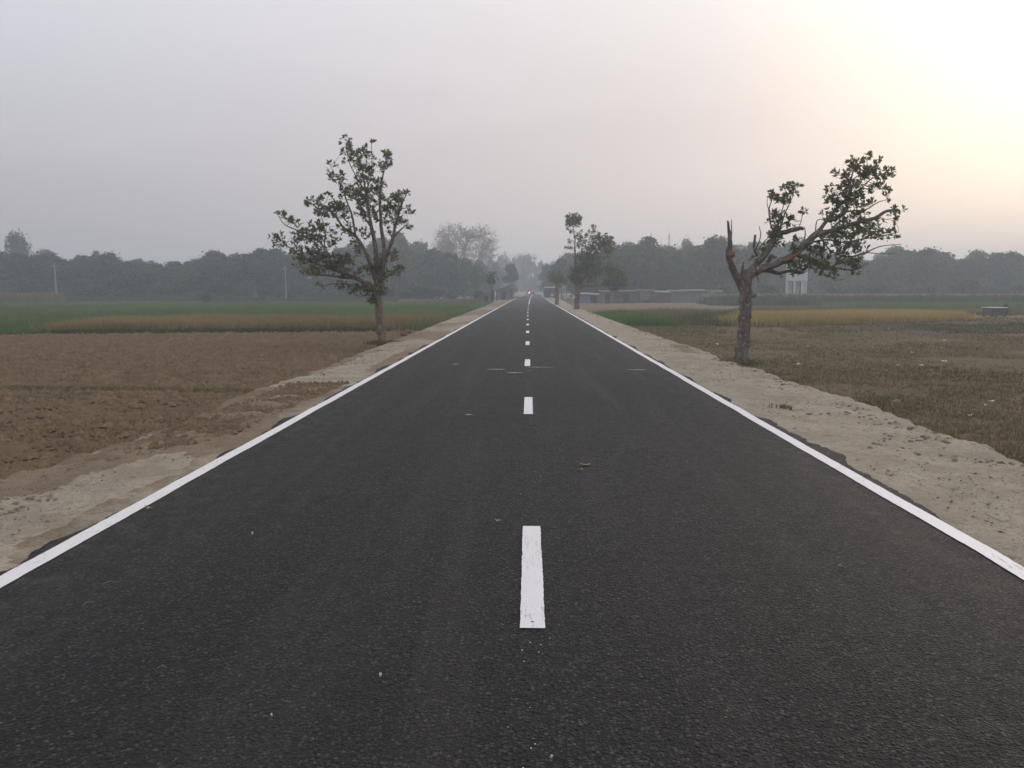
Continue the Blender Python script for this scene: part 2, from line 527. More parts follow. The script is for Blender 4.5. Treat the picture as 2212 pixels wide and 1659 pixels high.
class MB:
    """collects simple solids into one mesh"""
    def __init__(self):
        self.v, self.f = [], []

    def add(self, vs, fs):
        n = len(self.v)
        self.v += [tuple(p) for p in vs]
        self.f += [tuple(i + n for i in q) for q in fs]
        return self

    def box(self, x0, x1, y0, y1, z0, z1, top=None):
        t = top or (x0, x1, y0, y1)
        return self.add([(x0, y0, z0), (x1, y0, z0), (x1, y1, z0), (x0, y1, z0),
                         (t[0], t[2], z1), (t[1], t[2], z1), (t[1], t[3], z1), (t[0], t[3], z1)],
                        [(3, 2, 1, 0), (4, 5, 6, 7), (0, 1, 5, 4), (1, 2, 6, 5), (2, 3, 7, 6), (3, 0, 4, 7)])

    def tube(self, pts, rad, sides=8, cap=True, jitter=0.0, seed=0):
        V, F = tube(pts, rad, sides, jitter, seed)
        n = len(V)
        self.add(V, F)
        if cap:
            m = len(self.v) - n
            self.f.append(tuple(range(m + sides - 1, m - 1, -1)))
            self.f.append(tuple(range(m + n - sides, m + n)))
        return self

    def prism(self, poly, y0, y1):
        """polygon in x-z extruded along y"""
        n = len(poly)
        vs = [(x, y0, z) for x, z in poly] + [(x, y1, z) for x, z in poly]
        fs = [tuple(range(n)), tuple(range(2 * n - 1, n - 1, -1))]
        fs += [(i + n, (i + 1) % n + n, (i + 1) % n, i) for i in range(n)]
        return self.add(vs, fs)

    def build(self, name, mat, parent=None, smooth=False, loc=None):
        me = bpy.data.meshes.new(name)
        me.from_pydata(self.v, [], self.f)
        me.update()
        if smooth:
            me.polygons.foreach_set('use_smooth', np.ones(len(me.polygons), bool))
        me.materials.append(mat)
        o = bpy.data.objects.new(name, me)
        if loc is not None:
            o.location = loc
        return link(o, parent)


def empty(name, loc, rz=0.0):
    o = bpy.data.objects.new(name, None)
    o.location = loc
    o.rotation_euler = (0, 0, rz)
    o.empty_display_size = 0.2
    return link(o)


def spline(pts, rad, sub=4):
    """Catmull-Rom through points"""
    P = np.array(pts, float)
    R = np.array(rad, float)
    if len(P) < 3:
        t = np.linspace(0, 1, sub + 1)[:, None]
        return P[0] * (1 - t) + P[-1] * t, R[0] * (1 - t[:, 0]) + R[-1] * t[:, 0]
    Q = np.vstack([2 * P[0] - P[1], P, 2 * P[-1] - P[-2]])
    out, ro = [], []
    for i in range(len(P) - 1):
        p0, p1, p2, p3 = Q[i:i + 4]
        for s in range(sub):
            t = s / sub
            out.append(0.5 * ((2 * p1) + (-p0 + p2) * t + (2 * p0 - 5 * p1 + 4 * p2 - p3) * t * t + (-p0 + 3 * p1 - 3 * p2 + p3) * t ** 3))
            ro.append(R[i] * (1 - t) + R[i + 1] * t)
    out.append(P[-1])
    ro.append(R[-1])
    return np.array(out), np.array(ro)


def tube(pts, rad, sides=8, jitter=0.0, seed=0):
    P = np.asarray(pts, float)
    R = np.asarray(rad, float)
    if R.ndim == 0:
        R = np.full(len(P), float(R))
    T = np.gradient(P, axis=0)
    T /= np.linalg.norm(T, axis=1)[:, None] + 1e-9
    ref = np.array([0.0, 1.0, 0.0]) if abs(T[0][1]) < 0.8 else np.array([1.0, 0, 0])
    V = []
    rg = np.random.default_rng(seed)
    a = np.linspace(0, 2 * np.pi, sides, endpoint=False)
    for p, t, r in zip(P, T, R):
        u = np.cross(ref, t)
        u /= np.linalg.norm(u) + 1e-9
        v = np.cross(t, u)
        ref = v if abs(np.dot(v, t)) < 0.9 else ref
        rr = r * (1 + jitter * (rg.random(sides) - 0.5) * 2)
        V.append(p + np.outer(np.cos(a) * rr, u) + np.outer(np.sin(a) * rr, v))
    V = np.vstack(V)
    F = []
    for i in range(len(P) - 1):
        for j in range(sides):
            k = (j + 1) % sides
            F.append((i * sides + j, i * sides + k, (i + 1) * sides + k, (i + 1) * sides + j))
    return V, F


# ------------------------------------------------------------------ ground
FIELD_Z = -0.30


def xc(y):
    """the road's bend to the right in the distance"""
    y = np.asarray(y, float)
    return 0.9 * (np.clip(y - 100, 0, None) / 160) ** 1.5


g = MB()
g.add([(-1400, -40, -0.42), (1400, -40, -0.42), (1400, 1500, -0.42), (-1400, 1500, -0.42)], [(0, 1, 2, 3)])
tag(g.build('ground', M['soil_ground']), kind='structure')


def geo_rows(y0, y1, k):
    """rows whose spacing grows with distance"""
    n = int(math.log(y1 / y0) / k) + 1
    return y0 * np.exp(np.linspace(0, math.log(y1 / y0), n))


def grid_faces(nr, ncol):
    i = np.arange(nr - 1)[:, None] * ncol + np.arange(ncol - 1)[None, :]
    i = i.ravel()
    return np.stack([i, i + 1, i + ncol + 1, i + ncol], 1)


# asphalt
ys = np.concatenate([np.linspace(-8, 1.5, 60), geo_rows(1.52, 420, 0.005)])
lo = -2.75 - 0.10 - 0.09 * np.clip(fbm(ys * 1.1, ys * 0 + 3) * 4, -0.9, 1.6) - 0.10 * fbm(ys * 7, ys * 0 + 5, 5, 0.7)
ro_ = 2.65 + 0.13 + 0.09 * np.clip(fbm(ys * 0.8, ys * 0 + 9) * 4, -0.9, 1.6) + 0.10 * fbm(ys * 7, ys * 0 + 7, 5, 0.7)
us = np.array([0, 0.004, 0.02, 0.06, 0.15, 0.3, 0.5, 0.7, 0.85, 0.94, 0.98, 0.996, 1])
X = lo[:, None] * (1 - us) + ro_[:, None] * us + xc(ys)[:, None]
Z = np.repeat((-0.012 * (2 * us - 1) ** 2)[None, :], len(ys), 0)
Z[:, 0] -= 0.09
Z[:, -1] -= 0.09
Y = np.repeat(ys[:, None], len(us), 1)
road = np_mesh('road', np.stack([X, Y, Z], 2).reshape(-1, 3), grid_faces(len(ys), len(us)), M['asphalt'], smooth=True)
tag(road, kind='structure')


def crown(x):
    u = (np.asarray(x) + 2.85) / 5.65
    return -0.012 * (2 * u - 1) ** 2


def strip(name, x, yv, width, wob, seed, parent):
    """painted strip along the road with ragged sides"""
    n = len(yv)
    e1 = (fbm(yv * 30 + seed, yv * 0 + seed) * 0.006 + fbm(yv * 1.3, yv * 0 + seed + 2) * wob)
    e2 = (fbm(yv * 30 + seed, yv * 0 + seed + 40) * 0.006 + fbm(yv * 1.3, yv * 0 + seed + 2) * wob)
    a = x + xc(yv) - width / 2 + e1
    b = x + xc(yv) + width / 2 + e2
    za = crown(x) + 0.006
    V = np.vstack([np.stack([a, yv, 0 * yv + za], 1), np.stack([b, yv, 0 * yv + za], 1)])
    i = np.arange(n - 1)
    F = np.stack([i, i + n, i + n + 1, i + 1], 1)
    return np_mesh(name, V, F, M['paint'], parent)


ye = np.concatenate([np.linspace(-6, 1.5, 100), geo_rows(1.55, 400, 0.006)])
strip('edge_line', -2.75, ye, 0.115, 0.02, 3, road)
strip('edge_line', 2.65, ye, 0.115, 0.02, 8, road)
for k in range(-1, 14):
    y0 = 3.36 + 6.12 * k
    cx_ = float(np.interp(y0, [0, 4, 10, 16, 50, 90], [0.015, 0.015, -0.02, -0.05, -0.14, -0.13]))
    yy = np.linspace(y0, y0 + 1.53, 130 if y0 < 30 else 14)
    strip('centre_dash', cx_, yy, 0.112, 0.004, 20 + k, road)
strip('centre_line', -0.1, geo_rows(86, 400, 0.02), 0.112, 0.02, 77, road)


# verges
def poly_mask(poly, x, y):
    inside = np.zeros(x.shape, bool)
    n = len(poly)
    for i in range(n):
        x0, y0 = poly[i][:2]
        x1, y1 = poly[(i + 1) % n][:2]
        c = ((y0 > y) != (y1 > y)) & (x < (x1 - x0) * (y - y0) / (y1 - y0 + 1e-12) + x0)
        inside ^= c
    return inside


ys = np.concatenate([np.linspace(0.5, 1.9, 20), geo_rows(1.95, 330, 0.0085)])
us = np.linspace(0, 1, 52)


def verge(name, side):
    inner = side * np.where(side < 0, 2.62, 2.55)
    nv = fbm(ys * 0.45, ys * 0 + 31 + side) * 0.7 + fbm(ys * 3.1, ys * 0 + 12 + side, 5, 0.7) * 0.5
    outer_w = np.interp(ys, [0, 6, 9, 20, 40, 80, 120, 330], [2.0, 2.05, 1.95, 1.9, 1.8, 1.7, 2.4, 2.5] if side > 0 else [1.7, 1.7, 1.5, 1.6, 1.75, 1.8, 2.4, 2.5]) + nv * np.clip(20 / (ys + 8), 0.35, 1.0) * 0.6
    U, YY = np.meshgrid(us, ys)
    OW = outer_w[:, None] + 0 * U
    XX = inner + side * U * (OW + 0.75)
    off = U * (OW + 0.75)                      # metres from the inner edge
    t = np.clip((off - OW) / 0.45, 0, 1)       # bank down to the field
    ZZ = -0.022 - 0.05 * np.clip(off / OW, 0, 1) - 0.42 * t * t * (3 - 2 * t)
    near = np.clip(14 / (YY + 4), 0.3, 1)
    rough = fbm(XX * 2.2, YY * 2.2, 4) * 0.07 + np.abs(fbm(XX * 6, YY * 6, 4, 0.65)) * 0.06 * near + fbm(XX * 13, YY * 13, 3, 0.7) * 0.04 * near
    ZZ = ZZ + rough * np.clip((off - 0.22) * 2.5, 0.0, 1) - 0.05 * np.clip(1 - off / 0.24, 0, 1)
    if side > 0:
        sand = 1.0 - 0.9 * np.clip(fbm(XX * 0.7 + 3, YY * 0.45, 4) * 3.2 - 0.35, 0, 1) - 1.2 * t
        sand = sand - 0.35 * np.clip((YY - 60) / 60, 0, 1)
    else:
        sand = 0.42 + 0 * XX + fbm(XX * 0.6, YY * 0.22 + 8, 3) * 1.3
        A = [gp(*p, -0.05) for p in [(-400, 1330), (-400, 1130), (0, 1078), (60, 1062), (150, 1048), (215, 1018), (300, 1000), (345, 985), (390, 980), (425, 990), (410, 1010), (330, 1040), (240, 1090), (160, 1130), (60, 1180), (0, 1230)]]
        B = [gp(*p, -0.08) for p in [(-60, 1050), (40, 1018), (110, 990), (200, 962), (290, 940), (335, 938), (320, 950), (240, 972), (150, 1000), (60, 1030)]]
        C_ = [gp(*p, -0.05) for p in [(560, 860), (640, 830), (730, 790), (800, 760), (850, 745), (880, 752), (790, 800), (720, 840), (660, 865), (600, 880)]]
        wx, wy = XX + fbm(XX * 3, YY * 3) * 0.25, YY + fbm(XX * 3 + 9, YY * 3) * 0.5
        close = YY < 12.5
        sand = np.where(close, 0.16 + fbm(XX * 2, YY * 2) * 0.7 + 0.45 * np.clip(1 - off / 0.6, 0, 1), sand)
        sand = np.where(poly_mask(A, wx, wy) | (YY < 4.2), 1.05, sand)
        sand = np.where(poly_mask(B, wx, wy), 0.8, sand)
        sand = np.where(poly_mask(C_, wx, wy), 0.75, sand)
        lump = close & (sand < 0.5)
        ZZ = ZZ + np.where(lump, np.abs(fbm(XX * 7, YY * 7, 3)) * 0.13, 0) * np.clip((off - 0.35) * 3, 0, 1)
        sand = sand - 0.9 * t
    return tag(np_mesh(name, np.stack([XX, YY, ZZ], 2).reshape(-1, 3) + np.repeat(np.stack([xc(ys), 0 * ys, 0 * ys], 1), len(us), 0),
                       grid_faces(len(ys), len(us)) if side > 0 else grid_faces(len(ys), len(us))[:, ::-1], M['verge'], smooth=True, attrs={'sand': sand.ravel()}), kind='structure')


verge('verge_left', -1)
verge('verge_right', 1)


# fields
def field(name, quad, mat, amp, freq, nu, k, clod=0.0):
    """quad of four ground points (near-road, far-road, far-out, near-out) as a lumpy sheet"""
    q = [np.array(p[:2]) for p in quad]
    dn, df = max(q[0][1], 1.0), q[1][1]
    n = max(6, int(math.log(max(df / dn, 1.05)) / k))
    v = (np.exp(np.linspace(0, math.log(df / dn), n)) - 1) / (df / dn - 1)
    u = np.linspace(0, 1, nu) ** 1.25
    U, V = np.meshgrid(u, v)
    U3, V3 = U[..., None], V[..., None]
    P = (q[0] * (1 - V3) + q[1] * V3) * (1 - U3) + (q[3] * (1 - V3) + q[2] * V3) * U3
    X, Y = P[..., 0], P[..., 1]
    Z = FIELD_Z + fbm(X * freq, Y * freq, 4, 0.6) * amp
    if clod:
        r = fbm(X * 4.2, Y * 4.2, 4, 0.65)
        Z = Z + clod * np.clip(np.abs(r) * 4, 0, 1)
    F = grid_faces(n, nu)
    if q[3][0] < q[0][0]:
        F = F[:, ::-1]
    return tag(np_mesh(name, np.stack([X, Y, Z], 2).reshape(-1, 3), F, mat, smooth=True), kind='structure')


def G2(x, y):
    return gp(x, y, FIELD_Z)


bund_y = 13.6
field('ploughed_field', [(-4.0, 3.0), (-4.0, bund_y), (-17, bund_y + 0.6), (-17, 3.0)], M['plough'], 0.08, 2.6, 210, 0.0085, 0.052)
field('ploughed_field', [(-4.0, bund_y), (-4.0, 34.5), (-34, 34.5), (-34, bund_y + 1.4)], M['plough'], 0.08, 2.4, 230, 0.0065, 0.052)
field('green_field', [(-4.0, 34.5), (-4.2, 112), (-110, 112), (-60, 34.5)], M['green_soil'], 0.03, 0.8, 60, 0.03)
field('stubble_field', [(4.2, 3.0), (4.2, 33), (40, 33), (30, 3.0)], M['stubble'], 0.06, 1.4, 250, 0.0075, 0.028)
field('dark_field', [(16, 33), (16, 47), (60, 47), (50, 33)], M['dark_soil'], 0.05, 1.2, 90, 0.01, 0.03)
field('fallow_field', [(4.2, 33), (4.2, 62), (16, 62), (16, 33)], M['stubble'], 0.05, 1.0, 70, 0.01, 0.02)
field('gold_field', [(16, 47), (16, 62), (70, 62), (60, 47)], M['gold_soil'], 0.03, 1.0, 50, 0.02)
field('bare_field', [(4.2, 62), (4.2, 118), (34, 118), (28, 62)], M['plough_far'], 0.06, 0.8, 60, 0.02, 0.03)
field('crop_field', [(28, 62), (34, 125), (150, 125), (120, 62)], M['green_soil'], 0.03, 0.8, 60, 0.03)

# grassy ridge between the two ploughed fields
t_ = np.linspace(0, 1, 120)
rx = -4.2 - 13.5 * t_
ry = bund_y + 0.75 * t_ + fbm(t_ * 9, t_ * 0 + 4) * 0.25
prof = [(-0.22, -0.12), (-0.1, 0.02), (0.0, 0.05), (0.1, 0.02), (0.24, -0.12)]
V = []
for a in range(120):
    for dy, dz in prof:
        V.append((rx[a], ry[a] + dy, FIELD_Z + dz + 0.02 + random.uniform(-0.015, 0.015)))
F = []
for a in range(119):
    for b in range(4):
        F.append((a * 5 + b, a * 5 + b + 1, (a + 1) * 5 + b + 1, (a + 1) * 5 + b))
tag(np_mesh('field_ridge', np.array(V), np.array(F), M['stubble'], smooth=True), kind='structure')


# ------------------------------------------------------------------ crops, grass and clods (nobody could count them)
def in_poly(poly, n, bias=0.0):
    """n random points inside a polygon, denser towards the camera when bias > 0"""
    P = np.array([p[:2] for p in poly])
    lo_, hi_ = P.min(0), P.max(0)
    out = []
    got = 0
    while got < n:
        y = rng.random(n * 2)
        if bias:
            y = ((1 + bias) ** y - 1) / bias
        pts = np.stack([lo_[0] + rng.random(n * 2) * (hi_[0] - lo_[0]), lo_[1] + y * (hi_[1] - lo_[1])], 1)
        pts = pts[poly_mask(poly, pts[:, 0], pts[:, 1])]
        out.append(pts)
        got += len(pts)
    return np.vstack(out)[:n]


def blades(name, pts, mat, h, width, per, spread, lean=0.25, z=FIELD_Z, label=None, cat=None, tint_noise=0.12, hvar=0.3, base=None, patch=0.0, ragged=0.0):
    """tufts of tapering blades as one object of stuff"""
    n = len(pts)
    N = n * per
    if ragged:
        pts = pts + rng.normal(0, ragged, pts.shape) * np.array([1.0, 0.6])
    P = np.repeat(pts, per, 0) + rng.normal(0, spread, (N, 2))
    zz = np.full(N, z) if base is None else np.repeat(base, per)
    ang = rng.random(N) * np.pi * 2
    hh = h * (1 + hvar * (rng.random(N) * 2 - 1))
    if patch:
        hh = hh * (1 + patch * fbm(P[:, 0] * 0.35, P[:, 1] * 0.35, 3) * 2)
    la = rng.random(N) * np.pi * 2
    ll = hh * lean * rng.random(N)
    wv = np.stack([np.cos(ang), np.sin(ang)], 1) * (width / 2)
    tip = P + np.stack([np.cos(la), np.sin(la)], 1) * ll[:, None]
    mid = P + (tip - P) * 0.35
    A = np.column_stack([P - wv, zz - 0.03])
    B = np.column_stack([P + wv, zz - 0.03])
    C = np.column_stack([mid + wv * 1.1, zz + hh * 0.6])
    D = np.column_stack([mid - wv * 1.1, zz + hh * 0.6])
    E = np.column_stack([tip, zz + hh])
    V = np.stack([A, B, C, D, E], 1).reshape(-1, 3)
    i = np.arange(N)[:, None] * 5
    F = np.vstack([i + np.array([[0, 1, 2]]), i + np.array([[0, 2, 3]]), i + np.array([[3, 2, 4]])])
    if name in ('green_wheat', 'mixed_crop', 'tall_crop', 'pale_green_crop', 'field_hedge', 'dry_maize', 'right_green_crop'):
        F = i + np.array([[0, 1, 4]])            # seen from afar: one tapering face a blade
    tn = np.clip(0.45 + fbm(P[:, 0] * tint_noise, P[:, 1] * tint_noise, 3) * 1.6 + (rng.random(N) - 0.5) * 0.7, 0, 1)
    T = np.repeat(tn, 5).reshape(N, 5)
    T[:, 4] = np.clip(T[:, 4] + 0.25, 0, 1)
    o = np_mesh(name, V, F, mat, attrs={'tint': T.ravel()})
    return tag(o, label, cat, kind='stuff')


# left side crops
P_ripe = [G2(95, 721.5), G2(250, 720), G2(500, 718.5), G2(830, 716), (-5.0, 43.5), (-12, 43.2), (-17, 41.5), G2(250, 703)]
blades('ripe_wheat', in_poly(P_ripe, 18000), M['crop_ripe'], 0.42, 0.022, 4, 0.07, 0.5, ragged=0.35, hvar=0.45, label='dull gold ripening wheat strip behind the ploughed field', cat='wheat', patch=0.3)
P_under = [G2(120, 723.5), G2(500, 721), G2(830, 718.5), G2(830, 716.5), G2(500, 718.5), G2(120, 721.5)]
blades('field_edge_grass', in_poly(P_under, 2000), M['weed_green'], 0.17, 0.02, 4, 0.08, 0.7, ragged=0.3, hvar=0.6, label='dark green grass along the front of the ripening wheat', cat='grass')
P_green = [(-62, 33.8), G2(-60, 724), G2(60, 716), G2(250, 702), (-17, 42), (-12, 43.6), (-5.0, 44), (-5.4, 35.8), (-4.7, 35.4), (-4.9, 60), (-5.1, 104), (-108, 104)]
blades('green_wheat', in_poly(P_green, 54000, 1.2), M['crop_green'], 0.42, 0.05, 3, 0.12, 0.4, ragged=0.3, hvar=0.4, label='young green wheat filling the wide left field', cat='wheat', patch=0.15)
P_bank = [G2(-60, 729), G2(90, 723), G2(250, 705), G2(240, 701), G2(60, 715), G2(-60, 723)]
blades('bank_grass', in_poly(P_bank, 3500), M['crop_pale'], 0.16, 0.03, 4, 0.08, 0.6, label='short pale green grass bank beside the ripening wheat', cat='grass')
P_tan = [ap(-30, 655, 100)[:2], ap(138, 655, 100)[:2], ap(128, 655, 112)[:2], ap(-60, 655, 112)[:2]]
blades('dry_maize', in_poly(P_tan, 3200), M['crop_tan'], 1.25, 0.12, 3, 0.15, 0.15, label='tall tan dry crop at the left edge before the wood', cat='crop')
P_tan2 = [ap(862, 650, 108)[:2], ap(1032, 650, 104)[:2], ap(1030, 650, 112)[:2], ap(862, 650, 113)[:2]]
blades('dry_stubble', in_poly(P_tan2, 2500), M['crop_tan'], 0.5, 0.1, 3, 0.15, 0.2, label='thin tan strip of dry crop left of the roadside shacks', cat='crop')
P_hedge = [ap(140, 650, 107)[:2], ap(860, 650, 110)[:2], ap(860, 650, 122)[:2], ap(140, 650, 122)[:2]]
blades('field_hedge', in_poly(P_hedge, 9000), M['crop_dark'], 0.75, 0.14, 3, 0.2, 0.3, label='dark low undergrowth between the green wheat and the left wood', cat='undergrowth', patch=0.9)
# ridge and weeds on the ploughed side
pr = np.stack([rx, ry], 1)
pr = pr[rng.integers(0, 120, 1500)] + rng.normal(0, 0.06, (1500, 2))
blades('ridge_grass', pr, M['ridge_grass'], 0.04, 0.008, 3, 0.03, 1.2, z=FIELD_Z + 0.06, label='short dry grass on the low ridge between ploughed fields', cat='grass')
pw = in_poly([(-4.6, 6), (-4.6, 13.4), (-16.5, 14), (-16.5, 6)], 2600)
pw = pw[fbm(pw[:, 0] * 0.5, pw[:, 1] * 0.5, 3) > -0.02]
blades('field_weeds', pw, M['grass_dry'], 0.04, 0.006, 3, 0.03, 1.1, z=FIELD_Z + 0.03, label='sparse dry weeds in the near ploughed field', cat='weeds')

# right side crops
P_stub = [(4.5, 4.5), (4.5, 33), (37, 33), (30, 20), (9, 4.5)]
ps = in_poly(P_stub, 54000, 7.0)
ps = ps[(fbm(ps[:, 0] * 0.35, ps[:, 1] * 0.35, 4) > -0.12 + 0.25 * (rng.random(len(ps)) - 0.5)) & (ps[:, 0] > 4.75 + 0.35 * rng.random(len(ps)))]
blades('stubble_grass', ps, M['grass_dry'], 0.045, 0.009, 3, 0.05, 1.2, z=FIELD_Z + 0.015, label='short dry stubble grass over the near right field', cat='grass', tint_noise=0.4)
ps = in_poly([(8.3, 7), (11.5, 12), (17, 22), (22, 22), (14, 9), (11, 6.5)], 4500)
blades('green_weeds', ps, M['weed_green'], 0.06, 0.009, 3, 0.06, 1.1, z=FIELD_Z + 0.01, label='low green weeds at the right edge of the near field', cat='weeds', tint_noise=0.5)
P_gold = [G2(1560, 704), G2(1625, 706), G2(1780, 703), G2(1950, 697), G2(2085, 692), (29, 55), (26, 57), (15, 54.5)]
blades('golden_wheat', in_poly(P_gold, 19000), M['crop_gold'], 0.40, 0.025, 4, 0.08, 0.5, ragged=0.4, hvar=0.45, label='bright golden ripe wheat strip behind the leaning tree', cat='wheat', patch=0.2)
P_grn2 = [(26, 57.5), (44, 56.5), (53, 51.5), (75, 48), (105, 80), (24, 84), (14, 62), (15, 55)]
blades('mixed_crop', in_poly(P_grn2, 24000), M['weed_mix'], 0.28, 0.07, 3, 0.15, 0.4, label='grey green low crop behind the golden wheat', cat='crop')
P_pale = [(30, 70), (62, 66), (64, 86), (32, 88)]
blades('pale_green_crop', in_poly(P_pale, 12000), M['crop_pale'], 0.55, 0.09, 3, 0.15, 0.3, label='pale green crop strip in the right middle distance', cat='crop')
P_tall = [(22.5, 92), (120, 88), (130, 108), (24, 110)]
blades('tall_crop', in_poly(P_tall, 20000), M['crop_dark'], 1.0, hvar=0.5, patch=0.3, ragged=0.8, width=0.14, per=3, spread=0.2, lean=0.3, label='tall dark green crop block before the right wood', cat='crop')
P_tass = [(23, 104), (75, 104), (78, 110), (24, 110)]
blades('crop_tassels', in_poly(P_tass, 4200), M['tassel'], 0.30, 0.10, 2, 0.2, 0.3, z=FIELD_Z + 1.0, label='pale flowering tops along the tall dark crop', cat='crop tops')
P_weed = [G2(1330, 690), G2(1420, 704), G2(1600, 705), G2(1610, 690), (15.5, 56), (7.2, 60)]
blades('weedy_grass', in_poly(P_weed, 9000), M['weed_mix'], 0.34, 0.016, 4, 0.16, 0.6, ragged=0.5, hvar=0.7, patch=0.8, label='tall seeding weeds between the verge and the golden wheat', cat='weeds', tint_noise=0.3)
P_bright = [G2(1302, 683), G2(1330, 690), G2(1370, 704), G2(1440, 706), G2(1420, 698), G2(1390, 688), G2(1350, 680), G2(1310, 677)]
blades('bright_grass', in_poly(P_bright, 5000), M['grass_bright'], 0.30, 0.02, 4, 0.12, 0.6, ragged=0.5, hvar=0.6, patch=0.6, label='vivid green grass patch beside the right verge', cat='grass')
pf = in_poly([(4.8, 33), (4.8, 61), (16, 61), (44, 47), (44, 33)], 19000, 1.5)
pf = pf[fbm(pf[:, 0] * 0.3, pf[:, 1] * 0.3, 4) > -0.05 + 0.3 * (rng.random(len(pf)) - 0.5)]
blades('fallow_grass', pf, M['grass_dry'], 0.09, 0.02, 3, 0.1, 1.0, label='thin dry grass over the fallow soil before the golden wheat', cat='grass', tint_noise=0.3, hvar=0.6)
P_dk = [(17, 33), (19, 41), (28, 44), (52, 47), (56, 40), (44, 33)]
blades('dark_weeds', in_poly(P_dk, 5000), M['crop_dark'], 0.09, 0.03, 3, 0.1, 0.8, label='sparse weeds over the dark tilled soil at right', cat='weeds')
P_tr = [(54, 55), (56, 54), (90, 54), (90, 66), (54, 60)]
blades('right_green_crop', in_poly(P_tr, 6000), M['crop_green'], 0.35, 0.05, 3, 0.12, 0.4, label='green crop around the small metal shed at right', cat='crop')


def clods(name, pts, zf, mat, r0, r1, label, cat):
    """scattered lumps of earth"""
    ico = np.array([(0, 0, 1), (0.89, 0, 0.45), (0.28, 0.85, 0.45), (-0.72, 0.53, 0.45), (-0.72, -0.53, 0.45), (0.28, -0.85, 0.45),
                    (0.72, 0.53, -0.45), (-0.28, 0.85, -0.45), (-0.89, 0, -0.45), (-0.28, -0.85, -0.45), (0.72, -0.53, -0.45)])
    fc = np.array([(0, 1, 2), (0, 2, 3), (0, 3, 4), (0, 4, 5), (0, 5, 1), (1, 6, 2), (2, 7, 3), (3, 8, 4), (4, 9, 5), (5, 10, 1), (2, 6, 7), (3, 7, 8), (4, 8, 9), (5, 9, 10), (1, 10, 6)])
    nv = 11
    if len(pts) > 5500:                        # many small ones: a cap of five faces sunk in the soil
        ico, fc, nv = np.vstack([ico[:1] * 1.25, ico[1:6] * np.array([1, 1, -0.6])]), fc[:5], 6
    n = len(pts)
    r = r0 * (r1 / r0) ** (rng.random(n) ** 2.2)
    a = rng.random(n) * 6.28
    S = ico[None] * (1 + 0.5 * (rng.random((n, nv, 1)) - 0.5)) * r[:, None, None] * np.stack([0.8 + 0.6 * rng.random(n), 0.8 + 0.6 * rng.random(n), 0.45 + 0.35 * rng.random(n)], 1)[:, None, :]
    ca, sa = np.cos(a)[:, None], np.sin(a)[:, None]
    Vx = S[..., 0] * ca - S[..., 1] * sa + pts[:, 0:1]
    Vy = S[..., 0] * sa + S[..., 1] * ca + pts[:, 1:2]
    Vz = S[..., 2] + zf(pts[:, 0], pts[:, 1])[:, None] + r[:, None] * (0.15 if nv == 11 else 0.16)
    V = np.stack([Vx, Vy, Vz], 2).reshape(-1, 3)
    F = (np.arange(n)[:, None, None] * nv + fc[None]).reshape(-1, 3)
    return tag(np_mesh(name, V, F, mat), label, cat, kind='stuff')


flat = lambda x, y: np.full(len(x), FIELD_Z + 0.02)
pc = np.vstack([in_poly([(-4.2, 5), (-4.2, 34), (-31, 34), (-17, 13), (-8, 5)], 32000, 16.0)])
clods('ploughed_clods', pc, flat, M['clod'], 0.016, 0.080, 'crumbled brown clods over the ploughed left field', 'clods')
pc = in_poly([(-4.4, 13.8), (-4.4, 34), (-30, 34), (-17, 14.2)], 30000, 1.2)
clods('ploughed_clods', pc, flat, M['clod'], 0.035, 0.11, 'larger upturned clods over the back part of the ploughed field', 'clods')
pc = in_poly([(-4.25, 5.6), (-3.2, 8.2), (-3.0, 13), (-4.3, 13)], 6000)
clods('verge_clods', pc, lambda x, y: np.interp(-x, [3.0, 3.6, 4.0, 4.4], [-0.035, -0.04, -0.05, -0.2]), M['clod'], 0.012, 0.05, 'crumbled earth lumps spilling onto the left verge', 'clods')
pc = in_poly([(3.0, 3.2), (4.5, 3.2), (4.5, 40), (3.0, 40)], 3600, 9.0)
clods('verge_pebbles', pc, lambda x, y: np.full(len(x), -0.065), M['sand_clod'], 0.006, 0.03, 'small sandy lumps along the right verge', 'pebbles')
pc = in_poly([(-4.0, 3.2), (-3.05, 3.2), (-3.05, 40), (-4.1, 40)], 2400, 9.0)
clods('verge_pebbles', pc, lambda x, y: np.full(len(x), -0.065), M['sand_clod'], 0.008, 0.03, 'small sandy lumps along the left verge', 'pebbles')
pd = np.vstack([in_poly([(2.95, 3.2), (4.5, 3.2), (4.5, 40), (2.95, 40)], 3600, 9.0), in_poly([(-4.1, 3.2), (-3.05, 3.2), (-3.05, 40), (-4.1, 40)], 1200, 9.0)])
pd = pd[fbm(pd[:, 0] * 1.3, pd[:, 1] * 0.8, 4) > -0.06]
clods('verge_debris', pd, lambda x, y: np.interp(np.abs(x), [2.9, 3.3, 4.5], [-0.028, -0.030, -0.060]), M['debris'], 0.003, 0.012, 'dark crumbs and bits strewn over both sandy verges', 'debris')
pe = np.stack([rng.normal(4.62, 0.17, 3000), 4.0 * (40 / 4.0) ** rng.random(3000)], 1)
clods('verge_edge_clods', pe, lambda x, y: np.interp(x, [4.2, 4.5, 4.8, 5.2], [-0.07, -0.10, -0.22, -0.29]), M['clod'], 0.01, 0.05, 'brown crumbs along the broken edge of the right verge', 'clods')
pc = in_poly([(4.6, 5), (4.6, 32), (30, 32), (9, 5)], 9000, 9.0)
clods('stubble_clods', pc, flat, M['clod'], 0.012, 0.05, 'small brown clods among the right stubble', 'clods')


